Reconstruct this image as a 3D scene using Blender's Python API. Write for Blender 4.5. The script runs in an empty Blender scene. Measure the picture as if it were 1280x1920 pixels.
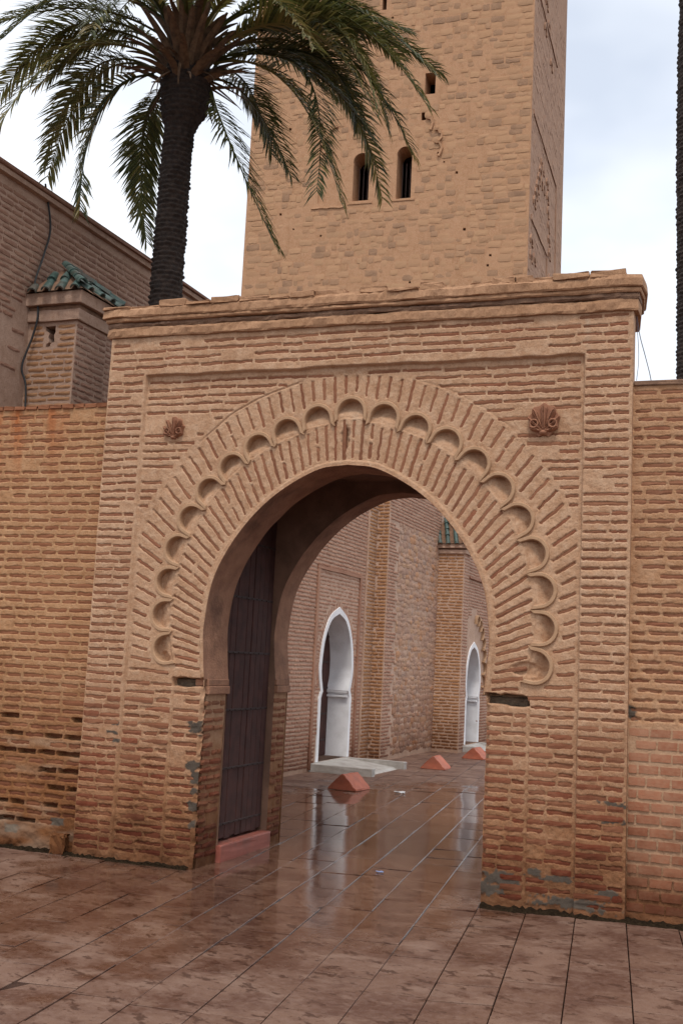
import bpy, bmesh, math, random
import numpy as np
from mathutils import Matrix, Vector
rng = random.Random(7)
nrg = np.random.default_rng(11)
SC = bpy.context.scene
COL = SC.collection

# ------------------------------------------------------------------ camera
CAM_R = np.array([0.93453129, 0.3525051, 0.04890215])
CAM_U = np.array([0.00084398, -0.13960639, 0.99020672])
CAM_F = np.array([-0.35587997, 0.92533789, 0.13076405])
CAM_P = np.array([2.98, -7.802, 1.60])
cd = bpy.data.cameras.new('camera')
cd.sensor_fit = 'VERTICAL'; cd.sensor_height = 36.0; cd.lens = 39.375
cd.clip_start = 0.05; cd.clip_end = 2000
co = bpy.data.objects.new('camera', cd); COL.objects.link(co)
m = Matrix.Identity(4)
for i in range(3):
    m[i][0] = CAM_R[i]; m[i][1] = CAM_U[i]; m[i][2] = -CAM_F[i]; m[i][3] = CAM_P[i]
co.matrix_world = m
SC.camera = co

# ------------------------------------------------------------------ sky, sun, exposure
SUN_AZ = math.radians(166); SUN_EL = math.radians(62)
W = bpy.data.worlds.new('World'); SC.world = W; W.use_nodes = True
nt = W.node_tree; nt.nodes.clear()
def wn(t, **k):
    n = nt.nodes.new(t)
    for a, b in k.items(): setattr(n, a, b)
    return n
sky = wn('ShaderNodeTexSky', sky_type='NISHITA', sun_disc=False, sun_elevation=SUN_EL, sun_rotation=SUN_AZ)
bg1 = wn('ShaderNodeBackground'); bg1.inputs[1].default_value = 0.13
bg2 = wn('ShaderNodeBackground'); bg2.inputs[0].default_value = (0.90, 0.94, 1.0, 1); bg2.inputs[1].default_value = 0.98
tc = wn('ShaderNodeTexCoord')
sx = wn('ShaderNodeSeparateXYZ'); nt.links.new(tc.outputs['Generated'], sx.inputs[0])
mz = wn('ShaderNodeMath', operation='MAXIMUM'); nt.links.new(sx.outputs[2], mz.inputs[0]); mz.inputs[1].default_value = 0.0
ad = wn('ShaderNodeMath', operation='ADD'); nt.links.new(mz.outputs[0], ad.inputs[0]); ad.inputs[1].default_value = 0.22
dx = wn('ShaderNodeMath', operation='DIVIDE'); dy = wn('ShaderNodeMath', operation='DIVIDE')
nt.links.new(sx.outputs[0], dx.inputs[0]); nt.links.new(ad.outputs[0], dx.inputs[1])
nt.links.new(sx.outputs[1], dy.inputs[0]); nt.links.new(ad.outputs[0], dy.inputs[1])
cx = wn('ShaderNodeCombineXYZ'); nt.links.new(dx.outputs[0], cx.inputs[0]); nt.links.new(dy.outputs[0], cx.inputs[1])
cx.inputs[2].default_value = 15.9
ns = wn('ShaderNodeTexNoise'); ns.inputs['Scale'].default_value = 0.9; ns.inputs['Detail'].default_value = 5; ns.inputs['Roughness'].default_value = 0.55
nt.links.new(cx.outputs[0], ns.inputs['Vector'])
rp = wn('ShaderNodeValToRGB'); rp.color_ramp.elements[0].position = 0.33; rp.color_ramp.elements[0].color = (0.55,)*3+(1,)
rp.color_ramp.elements[1].position = 0.52; rp.color_ramp.elements[1].color = (1, 1, 1, 1)
nt.links.new(ns.outputs[0], rp.inputs[0])
mx = wn('ShaderNodeMixShader'); wo = wn('ShaderNodeOutputWorld')
nt.links.new(sky.outputs[0], bg1.inputs[0]); nt.links.new(rp.outputs[0], mx.inputs[0])
nt.links.new(bg1.outputs[0], mx.inputs[1]); nt.links.new(bg2.outputs[0], mx.inputs[2]); nt.links.new(mx.outputs[0], wo.inputs[0])
sl = bpy.data.lights.new('sun', 'SUN'); sl.energy = 1.5; sl.angle = math.radians(14); sl.color = (1.0, 0.94, 0.86)
so = bpy.data.objects.new('sun', sl); COL.objects.link(so)
sd = Vector((math.sin(SUN_AZ)*math.cos(SUN_EL), math.cos(SUN_AZ)*math.cos(SUN_EL), math.sin(SUN_EL)))
so.rotation_euler = sd.to_track_quat('Z', 'Y').to_euler(); so.location = sd*60
SC.view_settings.view_transform = 'Standard'; SC.view_settings.look = 'None'
SC.view_settings.exposure = 0.36; SC.view_settings.gamma = 1.0
SC.cycles.max_bounces = 6; SC.cycles.diffuse_bounces = 3; SC.cycles.use_adaptive_sampling = True; SC.cycles.adaptive_threshold = 0.015; SC.cycles.use_denoising = True

# ------------------------------------------------------------------ materials
def new_mat(name):
    mt = bpy.data.materials.new(name); mt.use_nodes = True
    t = mt.node_tree; b = t.nodes['Principled BSDF']
    return mt, t, b
def nd(t, ty, **k):
    n = t.nodes.new(ty)
    for a, v in k.items(): setattr(n, a, v)
    return n
def noise(t, vec, scale, detail=4, rough=0.55, dist=0.0):
    n = nd(t, 'ShaderNodeTexNoise'); n.inputs['Scale'].default_value = scale; n.inputs['Detail'].default_value = detail
    n.inputs['Roughness'].default_value = rough; n.inputs['Distortion'].default_value = dist
    t.links.new(vec, n.inputs['Vector']); return n.outputs[0]
def ramp(t, fac, stops):
    r = nd(t, 'ShaderNodeValToRGB'); e = r.color_ramp.elements
    while len(e) < len(stops): e.new(0.5)
    for q, (p, c) in zip(e, stops):
        q.position = p; q.color = (c, c, c, 1) if not isinstance(c, tuple) else c+(1,)
    t.links.new(fac, r.inputs[0]); return r.outputs[0]
def mixc(t, fac, a, b, mode='MIX'):
    n = nd(t, 'ShaderNodeMix', data_type='RGBA', blend_type=mode)
    for s, v in ((0, fac), (6, a), (7, b)):
        if isinstance(v, (int, float)): n.inputs[s].default_value = v
        elif isinstance(v, tuple): n.inputs[s].default_value = v+(1,)
        else: t.links.new(v, n.inputs[s])
    return n.outputs[2]
def mth(t, op, a, b=None, clamp=False):
    n = nd(t, 'ShaderNodeMath', operation=op); n.use_clamp = clamp
    for i, v in enumerate((a, b)):
        if v is None: continue
        if isinstance(v, (int, float)): n.inputs[i].default_value = v
        else: t.links.new(v, n.inputs[i])
    return n.outputs[0]
def mrange(t, v, a, b, c=0.0, d=1.0, smooth=True):
    n = nd(t, 'ShaderNodeMapRange'); n.interpolation_type = 'SMOOTHSTEP' if smooth else 'LINEAR'
    t.links.new(v, n.inputs[0])
    for i, q in enumerate((a, b, c, d)): n.inputs[i+1].default_value = q
    return n.outputs[0]
def posn(t):
    g = nd(t, 'ShaderNodeNewGeometry'); return g.outputs['Position'], g.outputs['Random Per Island']
def sepz(t, v):
    s = nd(t, 'ShaderNodeSeparateXYZ'); t.links.new(v, s.inputs[0]); return s.outputs
def stretch(t, v, s):
    n = nd(t, 'ShaderNodeVectorMath', operation='MULTIPLY'); t.links.new(v, n.inputs[0]); n.inputs[1].default_value = s
    return n.outputs[0]
def bump(t, b, h, strength, dist=0.01):
    n = nd(t, 'ShaderNodeBump'); n.inputs['Strength'].default_value = strength; n.inputs['Distance'].default_value = dist
    t.links.new(h, n.inputs['Height']); t.links.new(n.outputs[0], b.inputs['Normal'])
def attr(t, name):
    a = nd(t, 'ShaderNodeAttribute'); a.attribute_name = name; return a.outputs['Fac']
def damp_mix(t, col, P, lo, hi, dampcol, amt):
    """rising damp and splashed dirt: irregular tide line at the foot of a wall"""
    z = sepz(t, P)[2]
    n1 = noise(t, P, 1.7, 5); n2 = noise(t, P, 9, 4)
    zz = mth(t, 'ADD', z, mth(t, 'MULTIPLY', mth(t, 'SUBTRACT', n1, 0.5), -1.1))
    zz = mth(t, 'ADD', zz, mth(t, 'MULTIPLY', mth(t, 'SUBTRACT', n2, 0.5), -0.5))
    f = mrange(t, zz, lo, hi, amt, 0.0)
    return mixc(t, f, col, mixc(t, 1.0, col, dampcol, 'MULTIPLY'))
def mortar_mat(name, a, b, c, damp=(0.5, 0.42, 0.36), lo=0.1, hi=1.5, amt=0.95, attrs=True):
    mt, t, bs = new_mat(name); P, _ = posn(t)
    n1 = noise(t, P, 2.2, 6, 0.6); n2 = noise(t, P, 22, 5, 0.6); n3 = noise(t, P, 90, 3, 0.6)
    col = mixc(t, ramp(t, n1, [(0.35, 0.0), (0.65, 1.0)]), a, b)
    col = mixc(t, ramp(t, n2, [(0.42, 0.0), (0.72, 0.75)]), col, c)
    col = mixc(t, ramp(t, n3, [(0.36, 0.45), (0.50, 0.0)]), col, mixc(t, 1.0, col, (0.60, 0.54, 0.48), 'MULTIPLY'))
    col = mixc(t, ramp(t, noise(t, P, 7.0, 6, 0.7), [(0.50, 0.0), (0.70, 0.5)]), col, mixc(t, 1.0, col, (0.72, 0.64, 0.56), 'MULTIPLY'))
    # run-off streaks
    st = noise(t, stretch(t, P, (9, 9, 0.8)), 1.0, 4)
    col = mixc(t, ramp(t, st, [(0.55, 0.0), (0.78, 0.35)]), col, mixc(t, 1.0, col, (0.62, 0.55, 0.5), 'MULTIPLY'))
    col = damp_mix(t, col, P, lo, hi, damp, amt)
    if amt > 0.9: col = damp_mix(t, col, P, -0.15, 0.50, (0.45, 0.38, 0.33), 0.95)
    if attrs:
        col = mixc(t, attr(t, 'grey'), col, mixc(t, n2, (0.060, 0.046, 0.036), (0.105, 0.080, 0.060)))
        col = mixc(t, mth(t, 'MULTIPLY', attr(t, 'rust'), mrange(t, st, 0.35, 0.62)), col, (0.36, 0.10, 0.028))
        col = mixc(t, attr(t, 'pale'), col, (0.47, 0.36, 0.26))
    t.links.new(col, bs.inputs['Base Color']); bs.inputs['Roughness'].default_value = 0.93
    bs.inputs['Specular IOR Level'].default_value = 0.2
    bump(t, bs, mth(t, 'ADD', n2, mth(t, 'MULTIPLY', n3, 0.7)), 0.7, 0.006)
    return mt
def brick_mat(name, cols, dust, dust_amt, damp=(0.55, 0.45, 0.4), lo=0.0, hi=1.4, amt=0.8, redlow=None):
    mt, t, bs = new_mat(name); P, isl = posn(t)
    oi = nd(t, 'ShaderNodeObjectInfo')
    r = mth(t, 'FRACT', mth(t, 'ADD', oi.outputs['Random'], isl))
    stops = [(i/(len(cols)-1), c) for i, c in enumerate(cols)]
    col = ramp(t, r, stops)
    n1 = noise(t, P, 30, 4); n2 = noise(t, P, 3.0, 5)
    if redlow:
        z = sepz(t, P)[2]
        f = mrange(t, mth(t, 'ADD', z, mth(t, 'MULTIPLY', n2, -0.9)), 0.1, 1.0, 1.0, 0.0)
        r2 = mth(t, 'FRACT', mth(t, 'MULTIPLY', r, 7.3))
        col = mixc(t, mth(t, 'MULTIPLY', f, ramp(t, r2, [(0.2, 0.0), (0.7, 1.0)])), col, redlow)
    col = mixc(t, mth(t, 'MULTIPLY', ramp(t, mth(t, 'ADD', mth(t, 'MULTIPLY', n1, 0.5), mth(t, 'MULTIPLY', n2, 0.5)), [(0.4, 0.0), (0.62, 1.0)]), dust_amt), col, dust)
    col = damp_mix(t, col, P, lo, hi, damp, amt)
    if amt > 0: col = damp_mix(t, col, P, -0.15, 0.45, (0.5, 0.42, 0.38), 0.9)
    t.links.new(col, bs.inputs['Base Color']); bs.inputs['Roughness'].default_value = 0.9
    bs.inputs['Specular IOR Level'].default_value = 0.2
    bump(t, bs, noise(t, P, 120, 3), 0.5, 0.004)
    return mt
def plain_mat(name, col, col2=None, rough=0.8, scale=14, bstr=0.3, bdist=0.004, metal=0.0, dirt=None):
    mt, t, bs = new_mat(name); P, isl = posn(t)
    n = noise(t, P, scale, 5)
    c = mixc(t, ramp(t, n, [(0.35, 0.0), (0.7, 1.0)]), col, col2 or tuple(x*0.7 for x in col))
    if dirt:
        n2 = noise(t, P, 3.5, 6, 0.65)
        c = mixc(t, ramp(t, n2, [(0.48, 0.0), (0.72, dirt[1])]), c, dirt[0])
    t.links.new(c, bs.inputs['Base Color']); bs.inputs['Roughness'].default_value = rough; bs.inputs['Metallic'].default_value = metal
    bump(t, bs, noise(t, P, scale*6, 3), bstr, bdist)
    return mt

M = {}
M['mortar'] = mortar_mat('sand_mortar', (0.495, 0.296, 0.180), (0.420, 0.240, 0.140), (0.56, 0.375, 0.250), damp=(0.56, 0.43, 0.33), lo=0.25, hi=1.75)
M['mortar_left'] = mortar_mat('ochre_mortar', (0.450, 0.245, 0.125), (0.385, 0.200, 0.098), (0.49, 0.295, 0.165), damp=(0.48, 0.35, 0.25), lo=0.35, hi=1.9)
M['mortar_right'] = mortar_mat('buff_mortar', (0.44, 0.245, 0.135), (0.385, 0.205, 0.108), (0.48, 0.295, 0.18), damp=(0.5, 0.38, 0.30), lo=0.1, hi=0.9)
M['brick'] = brick_mat('old_brick', [(0.225, 0.092, 0.048), (0.265, 0.112, 0.060), (0.185, 0.072, 0.038), (0.245, 0.090, 0.048)], (0.34, 0.175, 0.10), 0.35, damp=(0.6, 0.45, 0.38), redlow=(0.20, 0.055, 0.027))
M['brick_left'] = brick_mat('left_wall_brick', [(0.25, 0.095, 0.046), (0.205, 0.075, 0.036), (0.285, 0.115, 0.058)], (0.34, 0.165, 0.085), 0.35, redlow=(0.17, 0.055, 0.028))
M['brick_new'] = brick_mat('salmon_brick', [(0.30, 0.115, 0.062), (0.36, 0.15, 0.082), (0.26, 0.098, 0.052), (0.33, 0.13, 0.07)], (0.40, 0.24, 0.15), 0.45, damp=(0.5, 0.42, 0.36), lo=0.0, hi=0.9, amt=0.9)
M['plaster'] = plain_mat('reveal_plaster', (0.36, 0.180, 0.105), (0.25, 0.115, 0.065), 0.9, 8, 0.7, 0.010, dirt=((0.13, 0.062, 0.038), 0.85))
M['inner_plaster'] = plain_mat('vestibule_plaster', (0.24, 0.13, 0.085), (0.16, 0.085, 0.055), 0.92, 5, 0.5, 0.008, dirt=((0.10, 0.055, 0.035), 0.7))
M['bead'] = plain_mat('sand_plaster', (0.45, 0.275, 0.16), (0.37, 0.215, 0.12), 0.92, 20, 0.4, 0.005)
M['cornice'] = mortar_mat('cornice_render', (0.49, 0.285, 0.168), (0.40, 0.222, 0.124), (0.29, 0.155, 0.085), attrs=False, amt=0.0)
M['cornice_dark'] = plain_mat('weathered_shaded_course', (0.15, 0.082, 0.050), (0.25, 0.14, 0.085), 0.95, 14, 0.6, 0.01)  # weathered courses; also holds the cornice groove's recess shadow as colour
M['rosette'] = plain_mat('terracotta_carving', (0.33, 0.150, 0.082), (0.25, 0.105, 0.058), 0.9, 30, 0.3)
M['timber'] = plain_mat('rotten_timber', (0.085, 0.06, 0.04), (0.16, 0.115, 0.075), 0.95, 40, 0.8, 0.012)
M['door'] = plain_mat('dark_door_wood', (0.075, 0.025, 0.019), (0.040, 0.014, 0.011), 0.9, 9, 0.3)
M['iron'] = plain_mat('door_iron', (0.032, 0.015, 0.013), (0.045, 0.022, 0.018), 0.8, 30, 0.3, 0.003)
M['redpaint'] = plain_mat('red_painted_step', (0.33, 0.095, 0.065), (0.26, 0.075, 0.05), 0.6, 9, 0.3, dirt=((0.14, 0.07, 0.055), 0.8))
M['terra'] = plain_mat('terracotta_paint', (0.45, 0.125, 0.065), (0.36, 0.10, 0.055), 0.7, 12, 0.3, dirt=((0.20, 0.09, 0.06), 0.6))
M['white'] = plain_mat('lime_white', (0.86, 0.85, 0.86), (0.80, 0.78, 0.79), 0.75, 5, 0.2, dirt=((0.45, 0.42, 0.40), 0.35))
M['stepconc'] = plain_mat('step_concrete', (0.42, 0.39, 0.36), (0.33, 0.30, 0.27), 0.6, 8, 0.3, dirt=((0.2, 0.16, 0.14), 0.6))
M['mosque_mortar'] = mortar_mat('pink_mortar', (0.58, 0.395, 0.295), (0.50, 0.33, 0.24), (0.62, 0.445, 0.345), attrs=False, lo=0.0, hi=0.8, amt=0.6)
M['mosque_brick'] = brick_mat('mosque_brick', [(0.37, 0.185, 0.12), (0.31, 0.15, 0.098), (0.42, 0.22, 0.145), (0.34, 0.165, 0.108)], (0.50, 0.31, 0.215), 0.45)
M['buttress_brick'] = brick_mat('buttress_brick', [(0.38, 0.185, 0.085), (0.32, 0.15, 0.068), (0.43, 0.22, 0.105)], (0.47, 0.27, 0.145), 0.4)
M['rubble'] = brick_mat('rubble_stone', [(0.47, 0.225, 0.105), (0.40, 0.24, 0.17), (0.45, 0.27, 0.18), (0.33, 0.205, 0.16), (0.48, 0.275, 0.155), (0.38, 0.265, 0.21)], (0.50, 0.32, 0.23), 0.6, lo=0.2, hi=1.8, amt=0.7)
M['tower_mortar'] = mortar_mat('tower_render', (0.49, 0.272, 0.155), (0.425, 0.23, 0.125), (0.53, 0.33, 0.205), attrs=False, amt=0.0)
M['tower_side'] = mortar_mat('tower_side_render', (0.44, 0.26, 0.17), (0.35, 0.20, 0.13), (0.48, 0.30, 0.205), attrs=False, amt=0.0)
M['tower_stone'] = brick_mat('tower_stone', [(0.41, 0.230, 0.128), (0.45, 0.262, 0.145), (0.25, 0.148, 0.092), (0.47, 0.270, 0.152), (0.43, 0.240, 0.130), (0.31, 0.178, 0.104)], (0.47, 0.275, 0.16), 0.55, amt=0.0)
M['tower_flank_stone'] = brick_mat('tower_flank_stone', [(0.42, 0.25, 0.165), (0.37, 0.215, 0.14), (0.45, 0.27, 0.18), (0.33, 0.19, 0.125)], (0.46, 0.28, 0.19), 0.55, amt=0.0)
M['shade_mortar'] = mortar_mat('shaded_pink_mortar', (0.40, 0.265, 0.195), (0.33, 0.21, 0.15), (0.44, 0.305, 0.235), attrs=False, amt=0.0)  # darker copy of the mosque mortar, shade put into the colour
M['shade_brick'] = brick_mat('shaded_mosque_brick', [(0.24, 0.125, 0.085), (0.20, 0.10, 0.068), (0.28, 0.15, 0.10)], (0.34, 0.215, 0.155), 0.45, amt=0.0)  # mosque brick again, with the shade of the high wall painted in
M['turret_brick'] = brick_mat('turret_brick', [(0.29, 0.145, 0.07), (0.24, 0.115, 0.055), (0.33, 0.17, 0.085)], (0.38, 0.22, 0.125), 0.45, amt=0.0)
M['green'] = plain_mat('green_glazed_tile', (0.020, 0.052, 0.042), (0.10, 0.15, 0.135), 0.5, 12, 0.2, dirt=((0.11, 0.065, 0.048), 1.0))
M['black'] = plain_mat('black_cable', (0.012, 0.012, 0.013), None, 0.6)
M['grey_wire'] = plain_mat('grey_wire', (0.12, 0.12, 0.15), None, 0.6)
M['trunk'] = plain_mat('palm_bark', (0.018, 0.012, 0.010), (0.050, 0.032, 0.024), 0.95, 26, 0.7, 0.012)
M['boot'] = plain_mat('palm_leaf_base', (0.17, 0.098, 0.052), (0.060, 0.034, 0.020), 0.9, 18, 0.4)
M['soil'] = plain_mat('damp_soil', (0.018, 0.011, 0.007), (0.040, 0.026, 0.014), 1.0, 60, 0.9, 0.01)
M['soil'].node_tree.nodes['Principled BSDF'].inputs['Specular IOR Level'].default_value = 0.05
M['litter_blue'] = plain_mat('blue_wrapper', (0.25, 0.32, 0.55), None, 0.4)
M['litter_white'] = plain_mat('white_wrapper', (0.75, 0.75, 0.75), None, 0.4)
M['void'] = plain_mat('unlit_interior', (0.06, 0.035, 0.022), None, 0.95)
def leaf_mat():
    mt, t, bs = new_mat('palm_leaflet'); P, isl = posn(t); oi = nd(t, 'ShaderNodeObjectInfo')
    r = mth(t, 'FRACT', mth(t, 'ADD', mth(t, 'MULTIPLY', isl, 0.6), oi.outputs['Random']))
    c = ramp(t, r, [(0.0, (0.036, 0.048, 0.014)), (0.45, (0.088, 0.094, 0.024)), (0.78, (0.16, 0.142, 0.036)), (1.0, (0.24, 0.175, 0.06))])
    t.links.new(c, bs.inputs['Base Color']); bs.inputs['Roughness'].default_value = 0.5
    tr = nd(t, 'ShaderNodeBsdfTranslucent'); t.links.new(c, tr.inputs[0])
    mxs = nd(t, 'ShaderNodeMixShader'); mxs.inputs[0].default_value = 0.34
    out = t.nodes['Material Output']
    t.links.new(bs.outputs[0], mxs.inputs[1]); t.links.new(tr.outputs[0], mxs.inputs[2]); t.links.new(mxs.outputs[0], out.inputs[0])
    return mt
M['leaf'] = leaf_mat()
def paving_mat(name, grout=False):
    mt, t, bs = new_mat(name); P, isl = posn(t); oi = nd(t, 'ShaderNodeObjectInfo'); s = sepz(t, P)
    n_big = noise(t, P, 0.55, 4); n_mid = noise(t, P, 2.6, 5, 0.6); n_fine = noise(t, P, 26, 5, 0.65)
    r = mth(t, 'FRACT', mth(t, 'ADD', oi.outputs['Random'], isl))
    r = mth(t, 'POWER', r, 1.3)
    col = mixc(t, r, (0.150, 0.080, 0.053), (0.205, 0.122, 0.086))
    col = mixc(t, ramp(t, n_mid, [(0.43, 0.0), (0.58, 1.0)]), col, (0.105, 0.050, 0.033))
    col = mixc(t, ramp(t, noise(t, stretch(t, P, (1.6, 2.6, 1)), 1.9, 8, 0.7), [(0.52, 0.0), (0.62, 0.5)]), col, (0.26, 0.170, 0.126))
    col = mixc(t, ramp(t, n_fine, [(0.45, 0.0), (0.75, 0.5)]), col, (0.25, 0.160, 0.126))
    # rusty puddle marks, drawn out across the slabs
    rot = nd(t, 'ShaderNodeVectorRotate'); rot.rotation_type = 'Z_AXIS'; rot.inputs['Angle'].default_value = 0.35; t.links.new(P, rot.inputs['Vector'])
    sp = noise(t, stretch(t, rot.outputs[0], (6.5, 10.0, 1)), 1.0, 8, 0.68)
    spots = ramp(t, sp, [(0.565, 0.0), (0.60, 1.0)])
    col = mixc(t, mth(t, 'MULTIPLY', spots, 0.85), col, (0.058, 0.025, 0.015))
    sp2 = noise(t, stretch(t, rot.outputs[0], (18, 26, 1)), 1.0, 5, 0.65)
    col = mixc(t, ramp(t, sp2, [(0.60, 0.0), (0.64, 0.8)]), col, (0.085, 0.036, 0.02))
    col = mixc(t, ramp(t, noise(t, P, 130, 3, 0.7), [(0.35, 0.35), (0.5, 0.0)]), col, (0.09, 0.045, 0.032))
    if grout: col = mixc(t, 1.0, col, (0.25, 0.2, 0.18), 'MULTIPLY')
    # standing film of rain water in the low passage, patchy elsewhere
    dist = nd(t, 'ShaderNodeVectorMath', operation='DISTANCE')
    sc_ = stretch(t, P, (1.0, 0.42, 0)); t.links.new(sc_, dist.inputs[0]); dist.inputs[1].default_value = (-0.55, 1.1, 0)
    d = mrange(t, dist.outputs['Value'], 0.3, 3.4, 0.50, -0.16)
    wet = mth(t, 'ADD', mth(t, 'ADD', mth(t, 'MULTIPLY', n_mid, 0.75), mth(t, 'MULTIPLY', n_big, 0.35)), d)
    wetf = mrange(t, wet, 0.50, 0.76)
    col = mixc(t, mth(t, 'MULTIPLY', wetf, 0.75), col, mixc(t, 1.0, col, (0.72, 0.62, 0.56), 'MULTIPLY'))
    t.links.new(col, bs.inputs['Base Color'])
    ro = mth(t, 'ADD', mrange(t, wetf, 0.0, 1.0, 0.50, 0.035, False), mth(t, 'MULTIPLY', n_fine, 0.10))
    t.links.new(ro, bs.inputs['Roughness'])
    bs.inputs['IOR'].default_value = 1.4
    h = mth(t, 'MULTIPLY', mth(t, 'ADD', n_fine, mth(t, 'MULTIPLY', noise(t, P, 9, 3), 1.0)), mrange(t, wetf, 0.0, 1.0, 1.0, 0.20, False))
    bump(t, bs, h, 0.30, 0.006)
    return mt
M['paving'] = paving_mat('wet_paving_stone'); M['grout'] = paving_mat('paving_joint', True)

# ------------------------------------------------------------------ helpers
def ob(name, mesh, parent=None, mat=None, loc=None):
    o = bpy.data.objects.new(name, mesh); COL.objects.link(o)
    if mat is not None and mesh is not None and not mesh.materials: mesh.materials.append(M[mat] if isinstance(mat, str) else mat)
    if parent is not None: o.parent = parent
    return o
def thing(name, label, cat, loc=(0, 0, 0), group=None):
    o = bpy.data.objects.new(name, None); COL.objects.link(o); o.empty_display_size = 0.2
    o['label'] = label; o['category'] = cat
    if group: o['group'] = group
    return o
def tag(o, label, cat, group=None):
    o['label'] = label; o['category'] = cat
    if group: o['group'] = group
    return o
def np_mesh(name, verts, quads, mat=None, smooth=False):
    me = bpy.data.meshes.new(name); verts = np.asarray(verts, np.float32); quads = np.asarray(quads, np.int32)
    k = quads.shape[1]; n = len(quads)
    me.vertices.add(len(verts)); me.vertices.foreach_set('co', verts.ravel())
    me.loops.add(n*k); me.loops.foreach_set('vertex_index', quads.ravel())
    me.polygons.add(n); me.polygons.foreach_set('loop_start', np.arange(0, n*k, k, dtype=np.int32))
    me.polygons.foreach_set('loop_total', np.full(n, k, np.int32))
    if smooth: me.polygons.foreach_set('use_smooth', np.ones(n, bool))
    me.update(calc_edges=True)
    if mat: me.materials.append(M[mat])
    return me
def py_mesh(name, v, f, mat=None, smooth=False):
    me = bpy.data.meshes.new(name); me.from_pydata([tuple(map(float, q)) for q in v], [], f); me.update()
    if smooth:
        for p in me.polygons: p.use_smooth = True
    if mat: me.materials.append(M[mat])
    return me
def bm_mesh(name, bm, mat=None, smooth=False):
    me = bpy.data.meshes.new(name); bmesh.ops.recalc_face_normals(bm, faces=bm.faces[:]); bm.to_mesh(me); bm.free()
    if smooth:
        for p in me.polygons: p.use_smooth = True
    if mat: me.materials.append(M[mat])
    return me
def bm_box(bm, lo, hi, bev=0.0, jit=0.0, seed=0):
    lo = Vector(lo); hi = Vector(hi); c = (lo+hi)/2; s = hi-lo
    r = bmesh.ops.create_cube(bm, size=1.0, matrix=Matrix.Translation(c) @ Matrix.Diagonal((s.x, s.y, s.z, 1)))
    vs = r['verts']
    if bev > 0:
        es = list({e for v in vs for e in v.link_edges})
        bmesh.ops.bevel(bm, geom=es, offset=bev, segments=2, affect='EDGES', profile=0.6)
    return vs
def box_mesh(name, lo, hi, mat, bev=0.006, rough=0.0, cuts=0, seed=0):
    bm = bmesh.new(); bm_box(bm, lo, hi, bev)
    if cuts:
        bmesh.ops.subdivide_edges(bm, edges=[e for e in bm.edges if e.calc_length() > 0.08], cuts=cuts, use_grid_fill=True)
    if rough:
        rr = random.Random(seed)
        for v in bm.verts: v.co += Vector((rr.uniform(-1, 1), rr.uniform(-1, 1), rr.uniform(-1, 1)))*rough
    return bm_mesh(name, bm, mat)
# value noise in numpy
_T = np.random.default_rng(5).random((256, 256))
def vnoise(x, y, s, seed=0):
    x = np.asarray(x)/s + seed*17.31; y = np.asarray(y)/s + seed*9.17
    xi = np.floor(x).astype(int); yi = np.floor(y).astype(int); fx = x-xi; fy = y-yi
    fx = fx*fx*(3-2*fx); fy = fy*fy*(3-2*fy); a = xi & 255; b = yi & 255; a1 = (a+1) & 255; b1 = (b+1) & 255
    return ((_T[a, b]*(1-fx)+_T[a1, b]*fx)*(1-fy) + (_T[a, b1]*(1-fx)+_T[a1, b1]*fx)*fy)*2-1
def fbm(x, y, s, o=4, seed=0):
    r = 0; amp = 1; tot = 0
    for i in range(o):
        r = r+amp*vnoise(x, y, s, seed+i*3); tot += amp; amp *= 0.5; s *= 0.5
    return r/tot
def sstep(a, b, x):
    q = np.clip((np.asarray(x)-a)/(b-a), 0, 1); return q*q*(3-2*q)

class Frame:
    """a wall plane: U to the right, V up, N outward"""
    def __init__(s, O, U, V, N):
        s.O, s.U, s.V, s.N = (np.array(q, float) for q in (O, U, V, N))
    def p(s, u, v, h=0.0): return s.O+s.U*u+s.V*v+s.N*h
    def grid(s, u, v, h): return s.O+u[..., None]*s.U+v[..., None]*s.V+h[..., None]*s.N
F_FRONT = Frame((0, 0, 0), (1, 0, 0), (0, 0, 1), (0, -1, 0))
def F_east(x): return Frame((x, 0, 0), (0, 1, 0), (0, 0, 1), (1, 0, 0))
def F_south(y): return Frame((0, y, 0), (1, 0, 0), (0, 0, 1), (0, -1, 0))

# --- bricks: 12 shared unit meshes, 40 triangles each
def unit_brick(seed, nx=4, nz=2, j=0.16):
    r = np.random.default_rng(seed); v = []; f = []
    for k in range(nz+1):
        for i in range(nx+1):
            x = i/nx-0.5; z = k/nz-0.5; y = r.uniform(-0.05, 0.08)
            if i in (0, nx): x += r.uniform(-0.02, 0.02); y += 0.10
            if k in (0, nz): z += r.uniform(-j, j)*0.6; y += 0.10
            v.append((x, y, z))
    nf = len(v)
    ring = [(i, 0) for i in range(nx)] + [(nx, k) for k in range(nz)] + [(i, nz) for i in range(nx, 0, -1)] + [(0, k) for k in range(nz, 0, -1)]
    for (i, k) in ring: q = v[k*(nx+1)+i]; v.append((q[0], 1.0, q[2]))
    for k in range(nz):
        for i in range(nx):
            a = k*(nx+1)+i; f.append((a, a+1, a+nx+2, a+nx+1))
    n = len(ring)
    for q in range(n):
        i0, k0 = ring[q]; i1, k1 = ring[(q+1) % n]
        f.append((k1*(nx+1)+i1, k0*(nx+1)+i0, nf+q, nf+(q+1) % n))
    return np.array(v), np.array(f)
UB = [unit_brick(s) for s in range(12)]
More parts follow.
